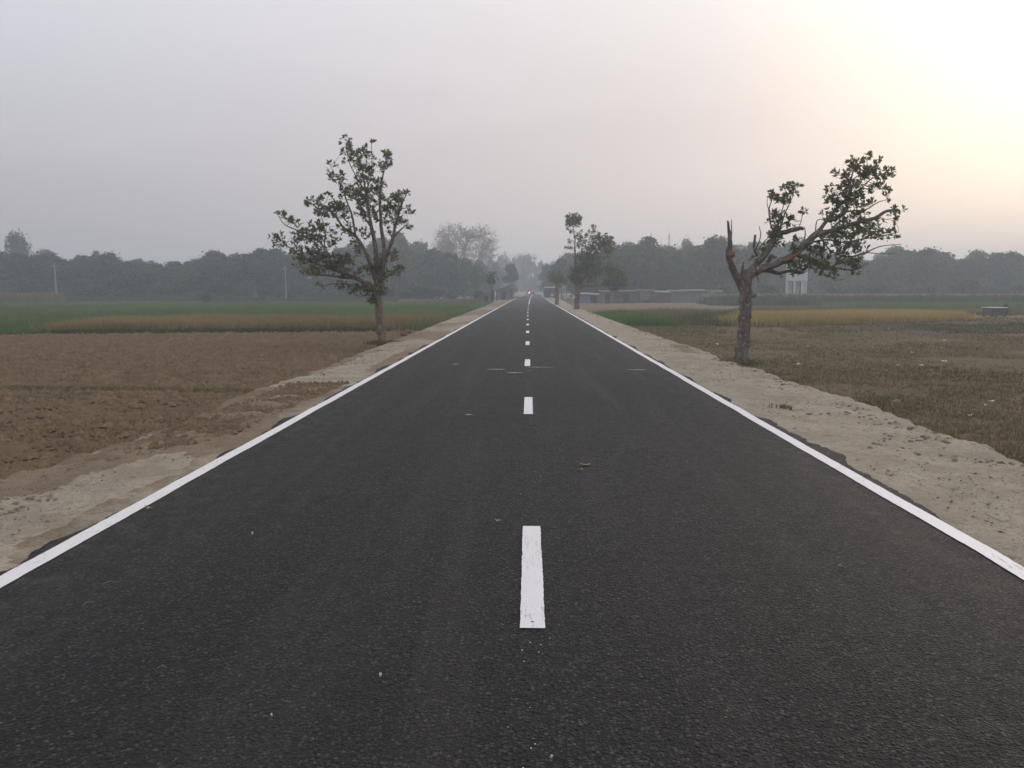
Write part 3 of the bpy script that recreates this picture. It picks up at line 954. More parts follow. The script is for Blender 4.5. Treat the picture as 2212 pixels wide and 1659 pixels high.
# ------------------------------------------------------------------ roadside trees
def leaf_cloud(rosettes, dirs, n_leaf, L, mat, name, parent, wfac=0.42, tint_mul=1.0):
    """rosettes of folded leaves"""
    P = np.repeat(rosettes, n_leaf, 0)
    D = np.repeat(dirs, n_leaf, 0)
    N = len(P)
    D = D / (np.linalg.norm(D, axis=1)[:, None] + 1e-9)
    rnd = rng.normal(0, 1, (N, 3))
    side = rnd - (rnd * D).sum(1)[:, None] * D
    side /= np.linalg.norm(side, axis=1)[:, None] + 1e-9
    out = D * rng.uniform(0.3, 1.15, (N, 1)) + side * rng.uniform(0.4, 0.95, (N, 1))
    out[:, 2] += rng.uniform(-0.25, 0.25, N)
    out /= np.linalg.norm(out, axis=1)[:, None]
    wv = np.cross(out, D + rng.normal(0, 0.35, (N, 3)))
    wv /= np.linalg.norm(wv, axis=1)[:, None] + 1e-9
    nv = np.cross(wv, out)
    ln = (L * rng.uniform(0.65, 1.25, N))[:, None]
    wd = ln * wfac / 2
    base = P + out * ln * 0.08
    midp = base + out * ln * 0.58 - nv * ln * 0.05
    tip = base + out * ln - nv * ln * rng.uniform(-0.1, 0.25, (N, 1))
    ml = midp - wv * wd + nv * ln * 0.09
    mr = midp + wv * wd + nv * ln * 0.09
    V = np.stack([base, ml, midp, mr, tip], 1).reshape(-1, 3)
    i = np.arange(N)[:, None] * 5
    F = np.vstack([i + np.array([[0, 2, 1]]), i + np.array([[0, 3, 2]]), i + np.array([[1, 2, 4]]), i + np.array([[2, 3, 4]])])
    T = np.repeat(np.clip(rng.random(N) ** 1.6 * tint_mul, 0, 1), 5)
    o = np_mesh(name, V, F, mat, parent, attrs={'tint': T})
    tag(o, kind='stuff')
    return o


def zoom_tree(name, base, mpp, ox, oy, trunk, limbs, blobs, bark_m, leaf_m, label, L, n_leaf, dscale, n_mul=1.0, extra=None, sides=10, wfac=0.42, rmul=1.0):
    """tree laid out in pixels of an enlargement: mpp metres per pixel, (ox, oy) its foot; depth given per limb"""
    root = empty(name, base)
    tag(root, label, 'tree')
    def cv(x, y, d=0.0):
        return np.array([(x - ox) * mpp, d, (oy - y) * mpp])
    samples, stw = [], []
    def limb(lst, nm, d0, d1, seed):
        k = len(lst)
        pts = []
        for i, (x, y, r) in enumerate(lst):
            f = i / max(1, k - 1)
            pts.append(cv(x, y, d0 + (d1 - d0) * f + (0 if i == 0 else random.uniform(-0.03, 0.03) * dscale)))
        P, R = spline(pts, [max(0.0035, r * mpp * (rmul if nm == 'branch' else 1.0)) for *_, r in lst], 5)
        P[1:-1] += np.random.default_rng(seed).normal(0, 1, (len(P) - 2, 3)) * R[1:-1, None] * 0.07
        mb = MB()
        mb.tube(P, R, sides, True, 0.10, seed)
        mb.build(nm, bark_m, root, smooth=True)
        return P, R
    P, R = limb(trunk, 'trunk', 0, 0, 1)
    flare = None
    for i, (lst, d0, d1) in enumerate(limbs):
        P, R = limb(lst, 'branch', d0, d1, 7 + i)
        samples.append(P[2:])
        stw.append(R[2:])
    S = np.vstack(samples)
    ros, dirs = [], []
    tw = MB()
    for cx, cy, rx_, ry_, n in blobs:
        c2 = np.array([(cx - ox) * mpp, (oy - cy) * mpp])
        d2 = (S[:, 0] - c2[0]) ** 2 + (S[:, 2] - c2[1]) ** 2
        dep = S[np.argmin(d2), 1]
        for _ in range(max(1, int(round(n * n_mul)))):
            a, q = random.uniform(0, 6.283), math.sqrt(random.random())
            p = np.array([c2[0] + math.cos(a) * q * rx_ * 0.88 * mpp, dep + random.gauss(0, 1) * 0.5 * (rx_ + ry_) * mpp, c2[1] + math.sin(a) * q * ry_ * 0.88 * mpp])
            dd = ((S - p) ** 2).sum(1)
            s = S[np.argmin(dd + 0.15 * (S[:, 2] > p[2] + 0.05))]
            v = p - s
            ln = np.linalg.norm(v) + 1e-6
            dr = v / ln + np.array([0, 0, 0.55]) + rng.normal(0, 0.25, 3)
            ros.append(p)
            dirs.append(dr)
            mid = (s + p) / 2 + np.array([0, 0, -0.10 * ln]) + rng.normal(0, 0.05 * ln, 3)
            rr = min(0.011, 0.0035 + 0.006 * ln) * (1.0 if mpp < 0.005 else 1.6)
            tw.tube(np.array([s, mid, p]), [rr, rr * 0.75, rr * 0.5], 3, False)
    t = tw.build('twigs', M['twig'], root)
    tag(t, kind='stuff')
    leaf_cloud(np.array(ros), np.array(dirs), n_leaf, L, leaf_m, 'leaves', root, wfac)
    if extra:
        extra(root, cv)
    return root


# left tree
bl = [(612, 140, 45, 35, 5), (625, 210, 35, 40, 6), (640, 250, 60, 50, 9), (700, 280, 50, 60, 9), (780, 240, 45, 50, 8), (830, 170, 20, 20, 2), (890, 230, 30, 45, 6), (885, 300, 40, 50, 9), (800, 330, 90, 60, 18), (740, 390, 80, 60, 16), (545, 345, 30, 25, 3), (600, 420, 50, 50, 11), (640, 470, 70, 60, 16), (840, 450, 50, 60, 11), (800, 520, 90, 60, 16), (700, 540, 90, 60, 18), (860, 560, 40, 60, 8), (640, 540, 50, 50, 7), (535, 555, 25, 20, 3), (590, 600, 50, 40, 8), (480, 590, 35, 30, 5), (420, 590, 35, 40, 6), (430, 640, 50, 40, 8), (530, 660, 70, 50, 14), (620, 660, 60, 60, 13), (720, 640, 70, 70, 14), (820, 650, 70, 60, 9), (940, 530, 20, 20, 2), (1000, 550, 40, 50, 8), (1050, 560, 50, 50, 9), (1000, 610, 80, 60, 16), (1085, 650, 25, 35, 4), (940, 640, 40, 60, 7), (900, 700, 60, 50, 7), (1000, 700, 50, 50, 7), (1060, 740, 35, 40, 6), (160, 680, 35, 25, 5), (240, 715, 35, 30, 4), (280, 740, 30, 30, 4), (310, 800, 40, 40, 5), (185, 830, 45, 35, 5), (210, 880, 50, 40, 6), (290, 840, 50, 40, 7), (400, 740, 50, 40, 8), (400, 810, 70, 60, 16), (490, 790, 50, 50, 11), (540, 850, 35, 40, 6), (430, 890, 90, 70, 22), (380, 960, 80, 60, 18), (300, 920, 50, 50, 6), (470, 980, 80, 60, 17), (240, 1000, 45, 35, 6), (300, 1050, 50, 40, 6), (400, 1060, 80, 40, 14), (540, 1040, 80, 50, 17), (600, 990, 60, 40, 12), (660, 990, 50, 40, 8), (700, 800, 60, 60, 7), (620, 760, 50, 40, 6), (780, 780, 50, 60, 6), (690, 880, 40, 50, 5), (720, 930, 30, 30, 3), (600, 1100, 80, 40, 9), (700, 1060, 60, 50, 8), (770, 1060, 50, 40, 6), (820, 1010, 50, 50, 6), (880, 980, 40, 50, 5), (550, 1160, 50, 30, 4), (390, 1170, 25, 20, 2), (660, 1180, 60, 35, 8), (740, 1190, 60, 40, 10), (790, 1240, 50, 50, 10), (850, 1200, 40, 50, 9), (870, 1230, 20, 30, 3), (900, 1100, 40, 40, 6), (960, 1060, 40, 40, 7), (1010, 1045, 20, 15, 1), (940, 940, 30, 40, 4), (980, 970, 25, 25, 3), (900, 780, 30, 30, 2), (790, 1280, 30, 30, 3)]
lm = [
    ([(835, 1180, 26), (830, 1050, 20), (825, 900, 16), (800, 760, 13), (775, 640, 10), (755, 500, 8), (740, 380, 5), (720, 280, 3), (705, 235, 2)], 0, 0.2),
    ([(838, 1130, 22), (882, 920, 15), (860, 760, 12), (850, 600, 10), (855, 450, 7), (880, 300, 4), (890, 220, 2)], 0, 0.7),
    ([(850, 1140, 20), (900, 980, 14), (950, 860, 12), (985, 740, 9), (1020, 640, 6), (1060, 560, 3)], 0, -0.5),
    ([(960, 830, 7), (1030, 770, 5), (1080, 740, 3)], -0.2, -0.5),
    ([(832, 1150, 18), (775, 960, 14), (700, 820, 11), (620, 760, 8), (570, 680, 6), (480, 600, 3), (425, 570, 2)], 0, -0.8),
    ([(700, 820, 8), (680, 680, 7), (640, 560, 5), (610, 450, 4), (570, 390, 2), (545, 335, 1.5)], -0.3, -0.5),
    ([(755, 500, 6), (690, 400, 4), (640, 300, 3), (612, 190, 2), (610, 120, 1)], 0.2, 0.4),
    ([(800, 760, 8), (720, 650, 6), (660, 540, 4), (640, 470, 3)], 0.1, 0.9),
    ([(755, 500, 5), (800, 400, 4), (820, 280, 3), (826, 165, 1.5)], 0.2, -0.3),
    ([(825, 1200, 20), (700, 1120, 15), (560, 1060, 11), (440, 1020, 8), (330, 960, 5), (240, 890, 3), (190, 830, 2)], 0, -0.9),
    ([(560, 1060, 8), (480, 900, 6), (400, 820, 5), (290, 780, 4), (200, 740, 3), (150, 680, 2)], -0.5, -0.2),
    ([(700, 1120, 8), (600, 1110, 7), (450, 1090, 5), (330, 1080, 4), (230, 1000, 2)], -0.3, 0.5),
    ([(810, 1200, 9), (700, 1180, 7), (560, 1150, 4), (390, 1170, 2)], 0, 0.4),
    ([(850, 1150, 9), (900, 1100, 7), (950, 1060, 5), (1015, 1042, 2)], 0, 0.3),
    ([(905, 960, 6), (955, 930, 4), (990, 985, 2)], 0, -0.4),
    ([(560, 1060, 7), (600, 980, 5), (660, 960, 3)], -0.4, -0.9),
    ([(480, 900, 5), (470, 780, 4), (420, 640, 2)], -0.4, 0.2),
    ([(835, 1230, 10), (800, 1260, 6), (770, 1280, 3), (745, 1290, 2)], 0, -0.15),
]
b0 = gp(826, 741, -0.10)
zoom_tree('jackfruit_tree', b0, 0.00402 * b0[1] / 22.9, 862, 1580,
          [(868, 1592, 44), (862, 1560, 37), (855, 1480, 31), (845, 1380, 29), (838, 1280, 28), (835, 1200, 29), (835, 1150, 26)],
          lm, bl, M['bark_brown'], M['leaf_jack'], 'tall leafy tree with a slim bare trunk on the left verge', 0.132, 7, 1.0, 1.6, wfac=0.38)

# right tree
br = [(1175, 100, 30, 35, 5), (1075, 130, 30, 35, 5), (1120, 160, 50, 50, 12), (1070, 190, 45, 40, 8), (970, 215, 35, 30, 4), (1030, 240, 40, 30, 5), (1160, 210, 50, 40, 9), (1250, 150, 40, 40, 8), (1300, 115, 20, 20, 2), (1250, 200, 45, 40, 9), (1200, 240, 40, 30, 5), (1370, 190, 35, 25, 5), (1400, 200, 25, 25, 3), (1330, 235, 35, 25, 5), (1280, 290, 40, 30, 6), (1310, 310, 30, 20, 3), (1080, 290, 50, 50, 12), (1080, 350, 60, 50, 14), (1130, 370, 40, 40, 8), (1230, 320, 30, 30, 4), (1230, 380, 35, 30, 5), (1240, 440, 20, 15, 1), (900, 340, 40, 35, 6), (960, 330, 35, 30, 5), (880, 400, 30, 40, 5), (940, 400, 40, 40, 5), (1000, 390, 60, 50, 11), (1040, 440, 60, 50, 12), (970, 460, 60, 50, 10), (1130, 450, 50, 30, 6), (900, 500, 40, 40, 5), (1000, 530, 70, 50, 12), (930, 560, 60, 50, 10), (1060, 560, 60, 50, 9), (1110, 520, 40, 40, 5), (1320, 510, 35, 30, 6), (1320, 560, 30, 20, 3), (1260, 560, 40, 25, 4), (1220, 600, 50, 40, 8), (1290, 620, 40, 40, 6), (1280, 670, 35, 30, 4), (1150, 610, 50, 40, 8), (1060, 640, 70, 60, 15), (960, 640, 70, 60, 13), (1120, 670, 50, 40, 7), (1200, 690, 40, 40, 5), (1030, 720, 60, 60, 13), (930, 720, 60, 60, 10), (1110, 740, 50, 40, 6), (860, 700, 50, 50, 7), (1000, 780, 60, 40, 8), (1080, 790, 50, 40, 6), (900, 780, 50, 40, 7), (820, 760, 50, 40, 7), (1130, 850, 35, 30, 5), (1060, 880, 60, 40, 8), (980, 860, 50, 40, 7), (900, 850, 60, 40, 9), (860, 890, 50, 40, 8), (930, 940, 40, 40, 6), (860, 940, 30, 25, 3), (1080, 940, 30, 25, 3), (760, 900, 60, 40, 10), (740, 850, 60, 40, 9), (680, 880, 50, 40, 8), (800, 870, 50, 40, 8), (690, 930, 30, 20, 2), (650, 770, 40, 40, 6), (680, 700, 40, 40, 5), (720, 740, 40, 40, 6), (780, 790, 40, 40, 5), (620, 850, 30, 30, 3), (605, 310, 40, 30, 5), (540, 360, 35, 45, 9), (570, 400, 40, 40, 8), (600, 400, 30, 40, 6), (690, 300, 40, 40, 7), (710, 310, 20, 40, 4), (630, 410, 20, 20, 2), (520, 500, 30, 30, 4), (560, 520, 40, 30, 6), (500, 545, 20, 20, 2), (590, 550, 40, 30, 5), (660, 520, 40, 30, 4), (680, 545, 30, 25, 3), (640, 580, 40, 25, 4), (560, 600, 40, 30, 6), (530, 650, 35, 40, 8), (520, 700, 35, 40, 7), (560, 720, 30, 40, 4), (500, 680, 20, 30, 3), (765, 480, 22, 30, 3), (500, 820, 30, 40, 4), (380, 830, 30, 25, 2), (440, 770, 30, 30, 3)]
lr = [
    ([(300, 1065, 30), (262, 985, 33), (225, 920, 29), (195, 865, 27), (176, 805, 25), (180, 740, 20), (172, 660, 15), (160, 610, 11), (152, 560, 8)], 0, -0.25),
    ([(186, 668, 6), (182, 610, 4), (180, 552, 3)], -0.2, -0.25),
    ([(286, 960, 15), (286, 900, 10), (290, 852, 4)], 0, -0.1),
    ([(330, 945, 45), (420, 905, 36), (520, 870, 31), (620, 820, 30), (720, 730, 30), (790, 660, 26), (880, 640, 20), (1000, 600, 18), (1100, 570, 16), (1190, 545, 14), (1260, 502, 12), (1330, 495, 11), (1348, 522, 6)], 0, -0.5),
    ([(345, 930, 30), (430, 830, 29), (490, 750, 27), (540, 660, 22), (600, 635, 21), (680, 615, 20), (740, 600, 17), (764, 606, 12)], 0, 0.35),
    ([(540, 660, 9), (510, 560, 6), (500, 470, 5), (520, 400, 4), (545, 340, 2)], 0.2, 0.4),
    ([(500, 470, 4), (488, 420, 3), (496, 362, 2)], 0.3, 0.4),
    ([(580, 640, 8), (615, 510, 6), (660, 420, 5), (690, 355, 3), (700, 300, 2)], 0.3, 0.5),
    ([(560, 630, 6), (590, 480, 4), (600, 400, 3), (605, 310, 2)], 0.3, 0.2),
    ([(730, 600, 4), (752, 530, 3), (766, 460, 2)], 0.35, 0.4),
    ([(405, 810, 13), (376, 745, 11), (375, 655, 10)], 0.1, 0.0),
    ([(395, 760, 5), (430, 660, 4), (422, 590, 3)], 0.1, 0.2),
    ([(410, 770, 4), (445, 720, 4), (490, 670, 3)], 0.1, 0.2),
    ([(420, 905, 24), (500, 915, 19), (570, 935, 15), (660, 920, 12), (750, 935, 8), (800, 925, 5)], 0, 0.4),
    ([(570, 935, 5), (610, 962, 4), (585, 965, 3)], 0.15, 0.2),
    ([(402, 945, 6), (405, 980, 5), (413, 1010, 3)], 0, -0.05),
    ([(650, 800, 16), (760, 830, 14), (850, 870, 12), (920, 890, 10), (960, 820, 9), (1040, 820, 7), (1130, 790, 6), (1220, 750, 4), (1345, 735, 2)], -0.2, -0.5),
    ([(1130, 790, 4), (1220, 803, 3), (1312, 800, 2)], -0.4, -0.6),
    ([(910, 895, 7), (1000, 910, 6), (1100, 910, 4), (1200, 860, 2)], -0.3, -0.1),
    ([(790, 660, 18), (870, 560, 15), (930, 490, 13), (980, 440, 12), (1040, 380, 10), (1060, 280, 8), (1090, 180, 5), (1110, 130, 3)], -0.25, 0.2),
    ([(980, 440, 8), (925, 400, 6), (890, 335, 3)], 0, -0.2),
    ([(1040, 380, 8), (1150, 320, 6), (1230, 250, 5), (1320, 205, 4), (1395, 190, 2)], 0.1, 0.4),
    ([(1075, 260, 5), (1180, 180, 4), (1188, 100, 2)], 0.15, 0.2),
    ([(1180, 180, 4), (1240, 165, 3), (1300, 112, 2)], 0.2, 0.35),
    ([(870, 560, 9), (1000, 500, 7), (1110, 490, 5), (1190, 440, 4), (1240, 425, 2)], -0.2, -0.6),
    ([(730, 720, 9), (850, 700, 8), (960, 720, 6), (1080, 700, 5), (1200, 680, 4), (1290, 660, 2)], -0.3, -0.8),
    ([(800, 655, 8), (900, 760, 6), (1000, 790, 4), (1110, 740, 2)], -0.3, 0.3),
    ([(880, 640, 10), (980, 560, 8), (1080, 590, 6), (1200, 610, 5), (1290, 600, 2)], -0.3, 0.2),
    ([(700, 740, 6), (730, 660, 5), (735, 600, 3)], -0.2, 0.0),
    ([(360, 1105, 16), (385, 1100, 15), (398, 1098, 9)], 0, -0.05),
    ([(790, 640, 5), (805, 560, 4), (850, 545, 3)], -0.2, -0.1),
    ([(870, 950, 4), (920, 960, 3), (955, 990, 1.5)], -0.2, -0.1),
    ([(690, 930, 5), (760, 880, 5), (880, 830, 4), (900, 800, 2)], 0.3, 0.1),
]


def right_extra(root, cv):
    mb = MB()
    p = cv(170, 800, -0.36)
    collar = MB()
    pts = [p + np.array([0.07, 0.16, 0.0]), p + np.array([0.03, 0.10, 0.0]), p + np.array([-0.01, 0.045, 0.005]), p + np.array([-0.018, 0.03, 0.008])]
    collar.tube(np.array(pts), [0.07, 0.085, 0.078, 0.055], 11, True, 0.10, 4)
    collar.build('branch_collar', M['bark_grey'], root, smooth=True)
    mb.tube(np.array([p + np.array([-0.012, 0.04, 0.006]), p + np.array([-0.020, 0.022, 0.008]), p + np.array([-0.022, 0.018, 0.009])]), [0.062, 0.058, 0.03], 11, True, 0.12, 5)
    o = mb.build('cut_scar', M['cut_wood'], root)
    o['label'] = 'raw orange wood where a limb was cut'
    mb = MB()
    P, R = spline([cv(168, 812, -0.30), cv(186, 850, -0.26), cv(204, 888, -0.22)], [0.045, 0.035, 0.012], 4)
    mb.tube(P, R, 6, True, 0.2, 6)
    mb.build('bark_tear', M['cut_wood'], root, smooth=True)
    mb = MB()
    P, R = spline([cv(580, 848, -0.20), cv(640, 815, -0.24), cv(690, 775, -0.27)], [0.02, 0.045, 0.015], 4)
    mb.tube(P, R, 6, True, 0.25, 8)
    mb.build('bark_tear', M['cut_wood'], root, smooth=True)
    for k, (x, y) in enumerate([(132, 752), (150, 742), (128, 775)]):
        mb = MB()
        mb.tube(np.array([cv(160, 790, -0.30), cv(x, y, -0.33)]), [0.014, 0.003], 4)
        mb.build('splinter', M['twig'], root)


b1 = gp(1602, 783, -0.10)
zoom_tree('leaning_tree', b1, 0.00278 * b1[1] / 16.5, 308, 1600,
          [(304, 1612, 62), (306, 1575, 54), (312, 1480, 49), (318, 1350, 46), (321, 1230, 46), (322, 1120, 46), (316, 1030, 43), (322, 960, 47), (345, 925, 40)],
          lr, br, M['bark_grey'], M['leaf_jack'], 'lopped leaning tree with thick mottled trunk on the right verge', 0.097, 7, 1.0, 1.45, right_extra, 12, 0.43, 0.88)

# third tree
b3 = [(1390, 110, 110, 50, 40), (1390, 170, 120, 50, 40), (1340, 215, 50, 30, 8), (1440, 210, 50, 40, 8), (1330, 265, 15, 15, 2), (1380, 300, 30, 30, 5), (1490, 300, 20, 20, 2), (1460, 360, 40, 40, 7), (1430, 380, 30, 30, 4), (1350, 430, 35, 30, 6), (1320, 520, 40, 20, 4), (1370, 515, 20, 20, 3), (1490, 420, 40, 40, 6), (1530, 440, 30, 40, 6), (1480, 490, 50, 50, 10), (1580, 360, 30, 40, 6), (1610, 300, 30, 30, 4), (1655, 250, 25, 35, 5), (1665, 300, 20, 30, 3), (1640, 380, 30, 40, 5), (1720, 340, 40, 40, 10), (1700, 420, 80, 60, 25), (1840, 340, 20, 30, 3), (1800, 400, 80, 50, 25), (1870, 400, 60, 50, 18), (1900, 460, 50, 50, 15), (1830, 480, 90, 70, 35), (1720, 520, 100, 60, 35), (1860, 560, 60, 50, 14), (1620, 500, 60, 50, 14), (1560, 560, 70, 50, 18), (1640, 600, 100, 60, 35), (1540, 650, 90, 60, 30), (1720, 660, 80, 60, 14), (1460, 640, 60, 60, 14), (1860, 650, 30, 30, 4), (1600, 740, 120, 80, 45), (1480, 760, 90, 80, 35), (1720, 760, 90, 60, 18), (1400, 820, 80, 90, 30), (1560, 850, 120, 80, 45), (1700, 850, 90, 70, 25), (1830, 780, 70, 50, 14), (1900, 720, 50, 40, 7), (1920, 800, 80, 60, 22), (1980, 760, 50, 40, 8), (2000, 850, 60, 60, 18), (1880, 880, 90, 70, 30), (2050, 930, 50, 60, 16), (1980, 960, 80, 70, 28), (1860, 970, 80, 50, 18), (1930, 1040, 70, 40, 12), (2040, 1010, 50, 40, 9), (1420, 930, 70, 60, 18), (1360, 880, 40, 60, 9), (1640, 930, 80, 40, 12), (1500, 930, 60, 50, 12)]
l3 = [
    ([(1455, 1050, 24), (1520, 1005, 20), (1640, 1000, 16), (1740, 990, 13), (1830, 940, 9), (1930, 900, 6), (2010, 900, 4)], 0, -0.8),
    ([(1740, 990, 8), (1830, 1010, 6), (1930, 1040, 4), (2030, 1000, 3)], -0.5, -0.2),
    ([(1455, 1000, 22), (1540, 900, 15), (1600, 780, 12), (1640, 650, 9), (1700, 540, 6), (1780, 460, 4), (1850, 400, 3)], 0, 0.9),
    ([(1640, 650, 7), (1600, 500, 5), (1600, 400, 4), (1655, 260, 3)], 0.6, 0.2),
    ([(1450, 980, 22), (1435, 850, 17), (1420, 650, 13), (1412, 480, 9), (1412, 390, 7), (1390, 270, 5), (1390, 180, 4), (1390, 110, 3)], 0, 0.2),
    ([(1390, 240, 4), (1440, 190, 3), (1480, 140, 2)], 0.2, -0.2),
    ([(1395, 250, 4), (1340, 190, 3), (1300, 140, 2)], 0.2, 0.5),
    ([(1432, 850, 14), (1500, 700, 9), (1560, 600, 6), (1540, 460, 3)], 0.1, -0.8),
    ([(1452, 1000, 14), (1400, 900, 9), (1380, 820, 6)], 0, -0.6),
    ([(1540, 900, 9), (1680, 860, 7), (1800, 800, 5), (1920, 760, 3)], 0.3, 0.9),
]
b2 = gp(1246, 669, -0.10)
zoom_tree('roadside_tree', b2, 0.00606 * b2[1] / 63.6, 1445, 1318,
          [(1440, 1326, 44), (1443, 1280, 38), (1447, 1180, 36), (1453, 1080, 36), (1454, 1000, 32), (1450, 960, 26)],
          l3, b3, M['bark_grey'], M['leaf_jack_far'], 'round leafy tree with a lone tall top on the far right verge', 0.19, 6, 1.0, 1.6)

# fourth, smaller tree behind it
b4 = [(1190, 930, 90, 60, 50), (1120, 890, 60, 50, 26), (1260, 900, 60, 50, 26), (1170, 860, 70, 30, 20), (1230, 960, 80, 40, 24), (1130, 960, 60, 40, 16), (1290, 960, 40, 50, 12), (1100, 930, 30, 40, 8)]
l4 = [([(1195, 1060, 20), (1180, 1000, 14), (1140, 930, 8), (1110, 890, 4)], 0, -0.5), ([(1195, 1055, 18), (1230, 990, 12), (1270, 920, 6)], 0, 0.5), ([(1195, 1050, 16), (1195, 960, 9), (1185, 870, 4)], 0, 0.1),
      ([(1192, 1040, 10), (1230, 1035, 8), (1300, 1000, 4)], 0, -0.4)]
b5 = gp(1203, 659.5, -0.08)
zoom_tree('roadside_tree', b5, 0.00638 * b5[1] / 63.6, 1190, 1268,
          [(1188, 1272, 30), (1190, 1230, 25), (1192, 1140, 24), (1195, 1040, 24)],
          l4, b4, M['bark_brown'], M['leaf_jack_far'], 'small round brownish green tree just behind the tall-topped verge tree', 0.18, 6, 1.0, 1.0)


# ------------------------------------------------------------------ far woods
def crown_mesh(name, seed, w_, h_, lobes, n, leaf, z0=0.9, feather=False):
    """shared crown: leaf-sized faces spread over and through many lobes"""
    rg = np.random.default_rng(seed)
    C, Rr = [], []
    for i in range(lobes):
        zf = rg.random() ** 0.8
        prof = (math.sin(math.pi * min(1, 0.18 + 0.80 * zf))) ** 0.6
        a = rg.random() * 6.283
        q = w_ * 0.36 * prof * math.sqrt(rg.random())
        C.append((math.cos(a) * q, math.sin(a) * q, z0 + (h_ - z0) * (0.12 + 0.76 * zf)))
        Rr.append(w_ * rg.uniform(0.13, 0.24))
    C.append((rg.uniform(-.1, .1) * w_, 0, h_ * 0.92))
    Rr.append(w_ * 0.13)
    C, Rr = np.array(C), np.array(Rr)
    pick = rg.choice(len(C), n, p=Rr ** 2 / (Rr ** 2).sum())
    d = rg.normal(0, 1, (n, 3))
    d /= np.linalg.norm(d, axis=1)[:, None]
    rr = Rr[pick] * (1 - 0.45 * rg.random(n) ** 2.2)
    rr = np.where(rg.random(n) < 0.09, rr * 1.4, rr)
    P = C[pick] + d * rr[:, None] * np.array([1, 1, 0.85])
    keep = P[:, 2] > 0.15
    P, d = P[keep], d[keep]
    n = len(P)
    nrm = d + rg.normal(0, 0.7, (n, 3))
    nrm /= np.linalg.norm(nrm, axis=1)[:, None]
    t1 = np.cross(nrm, rg.normal(0, 1, (n, 3)))
    t1 /= np.linalg.norm(t1, axis=1)[:, None]
    t2 = np.cross(nrm, t1)
    s = (leaf * rg.uniform(0.55, 1.3, n))[:, None]
    asp = 0.5 if not feather else 0.22
    V = np.stack([P - t1 * s, P + t2 * s * asp + nrm * s * 0.15, P + t1 * s, P - t2 * s * asp + nrm * s * 0.15], 1).reshape(-1, 3)
    F = np.arange(n * 4).reshape(-1, 4)
    lt = rg.random(len(C)) ** 1.3
    T = np.repeat(np.clip(rg.random(n) * 0.45 + 0.6 * lt[pick[keep]], 0, 1), 4)
    return V, F, T


def make_template(name, seed, w_, h_, lobes, n, leaf, mat, z0=0.9, feather=False, trunk_r=0.16):
    V, F, T = crown_mesh(name, seed, w_, h_, lobes, n, leaf, z0, feather)
    o = np_mesh('crown', V, F, mat, attrs={'tint': T})
    me = o.data
    bpy.data.objects.remove(o)
    rg = np.random.default_rng(seed)
    mb = MB()
    P, R = spline([(0, 0, -0.15), (rg.uniform(-.1, .1), 0, h_ * 0.3), (rg.uniform(-.2, .2), rg.uniform(-.2, .2), h_ * 0.75)], [trunk_r, trunk_r * 0.75, trunk_r * 0.25], 3)
    mb.tube(P, R, 6)
    for k in range(4):
        a = rg.random() * 6.28
        s = P[3 + k % 3]
        e = s + np.array([math.cos(a) * w_ * 0.28, math.sin(a) * w_ * 0.28, h_ * 0.28])
        mb.tube(np.array([s, (s + e) / 2 + np.array([0, 0, -0.2]), e]), [trunk_r * 0.5, trunk_r * 0.35, trunk_r * 0.12], 4)
    o = mb.build('trunk', M['bark_far'])
    tm = o.data
    bpy.data.objects.remove(o)
    return me, tm, w_, h_


TPL = [make_template('t', 21, 7.0, 9.0, 26, 3800, 0.34, M['leaf_wood'], 0.6),
       make_template('t', 22, 7.0, 9.0, 22, 3800, 0.34, M['leaf_olive'], 0.5),
       make_template('t', 23, 6.5, 9.0, 30, 3800, 0.32, M['leaf_teal'], 0.7),
       make_template('t', 24, 6.0, 10.0, 24, 3200, 0.30, M['leaf_pale'], 0.9),
       make_template('t', 25, 6.5, 10.0, 34, 3800, 0.42, M['leaf_pale'], 0.5, True),
       make_template('t', 26, 7.5, 10.0, 16, 1700, 0.34, M['leaf_pale'], 3.0),
       make_template('t', 27, 6.0, 9.0, 24, 3000, 0.34, M['leaf_wood'], 3.6),
       make_template('t', 28, 5.0, 10.0, 26, 2200, 0.5, M['leaf_pale'], 4.2, True, 0.2)]


def far_tree(name, loc, h, wscale, k, rz, label, group, cat='tree'):
    me, tm, tw_, th = TPL[k]
    s = h / th
    root = empty(name, loc, rz)
    root.scale = (s * wscale, s * wscale, s)
    tag(root, label, cat, group)
    link(bpy.data.objects.new('crown', me), root)
    link(bpy.data.objects.new('trunk', tm), root)
    return root


def skyline(profile, d_of_x, step, label, group, kinds, jit=10, wf=1.0, dy=0.0, hmul=1.0, z=FIELD_Z, hn=11):
    xs = np.arange(profile[0][0], profile[-1][0], step)
    for x in xs:
        x = x + random.uniform(-step * 0.3, step * 0.3)
        top = float(np.interp(x, [p[0] for p in profile], [p[1] for p in profile])) + dy + random.uniform(-hn * 0.3, hn) - (random.random() < 0.15) * random.uniform(3, 8)
        D = d_of_x(x) + random.uniform(0, jit)
        p = ap(x, top, D)
        h = (p[2] - z) * hmul
        far_tree('wood_tree', (p[0], p[1], z), h, wf * random.uniform(0.9, 1.2) * max(0.75, 8.5 / h), random.choice(kinds), random.uniform(0, 6.28), *(label(x) if callable(label) else (label, group)))


def by_mark(text, marks):
    def f(x):
        for lim, where in marks:
            if x < lim:
                return text % where, text % where
        return text % marks[-1][1], text % marks[-1][1]
    return f


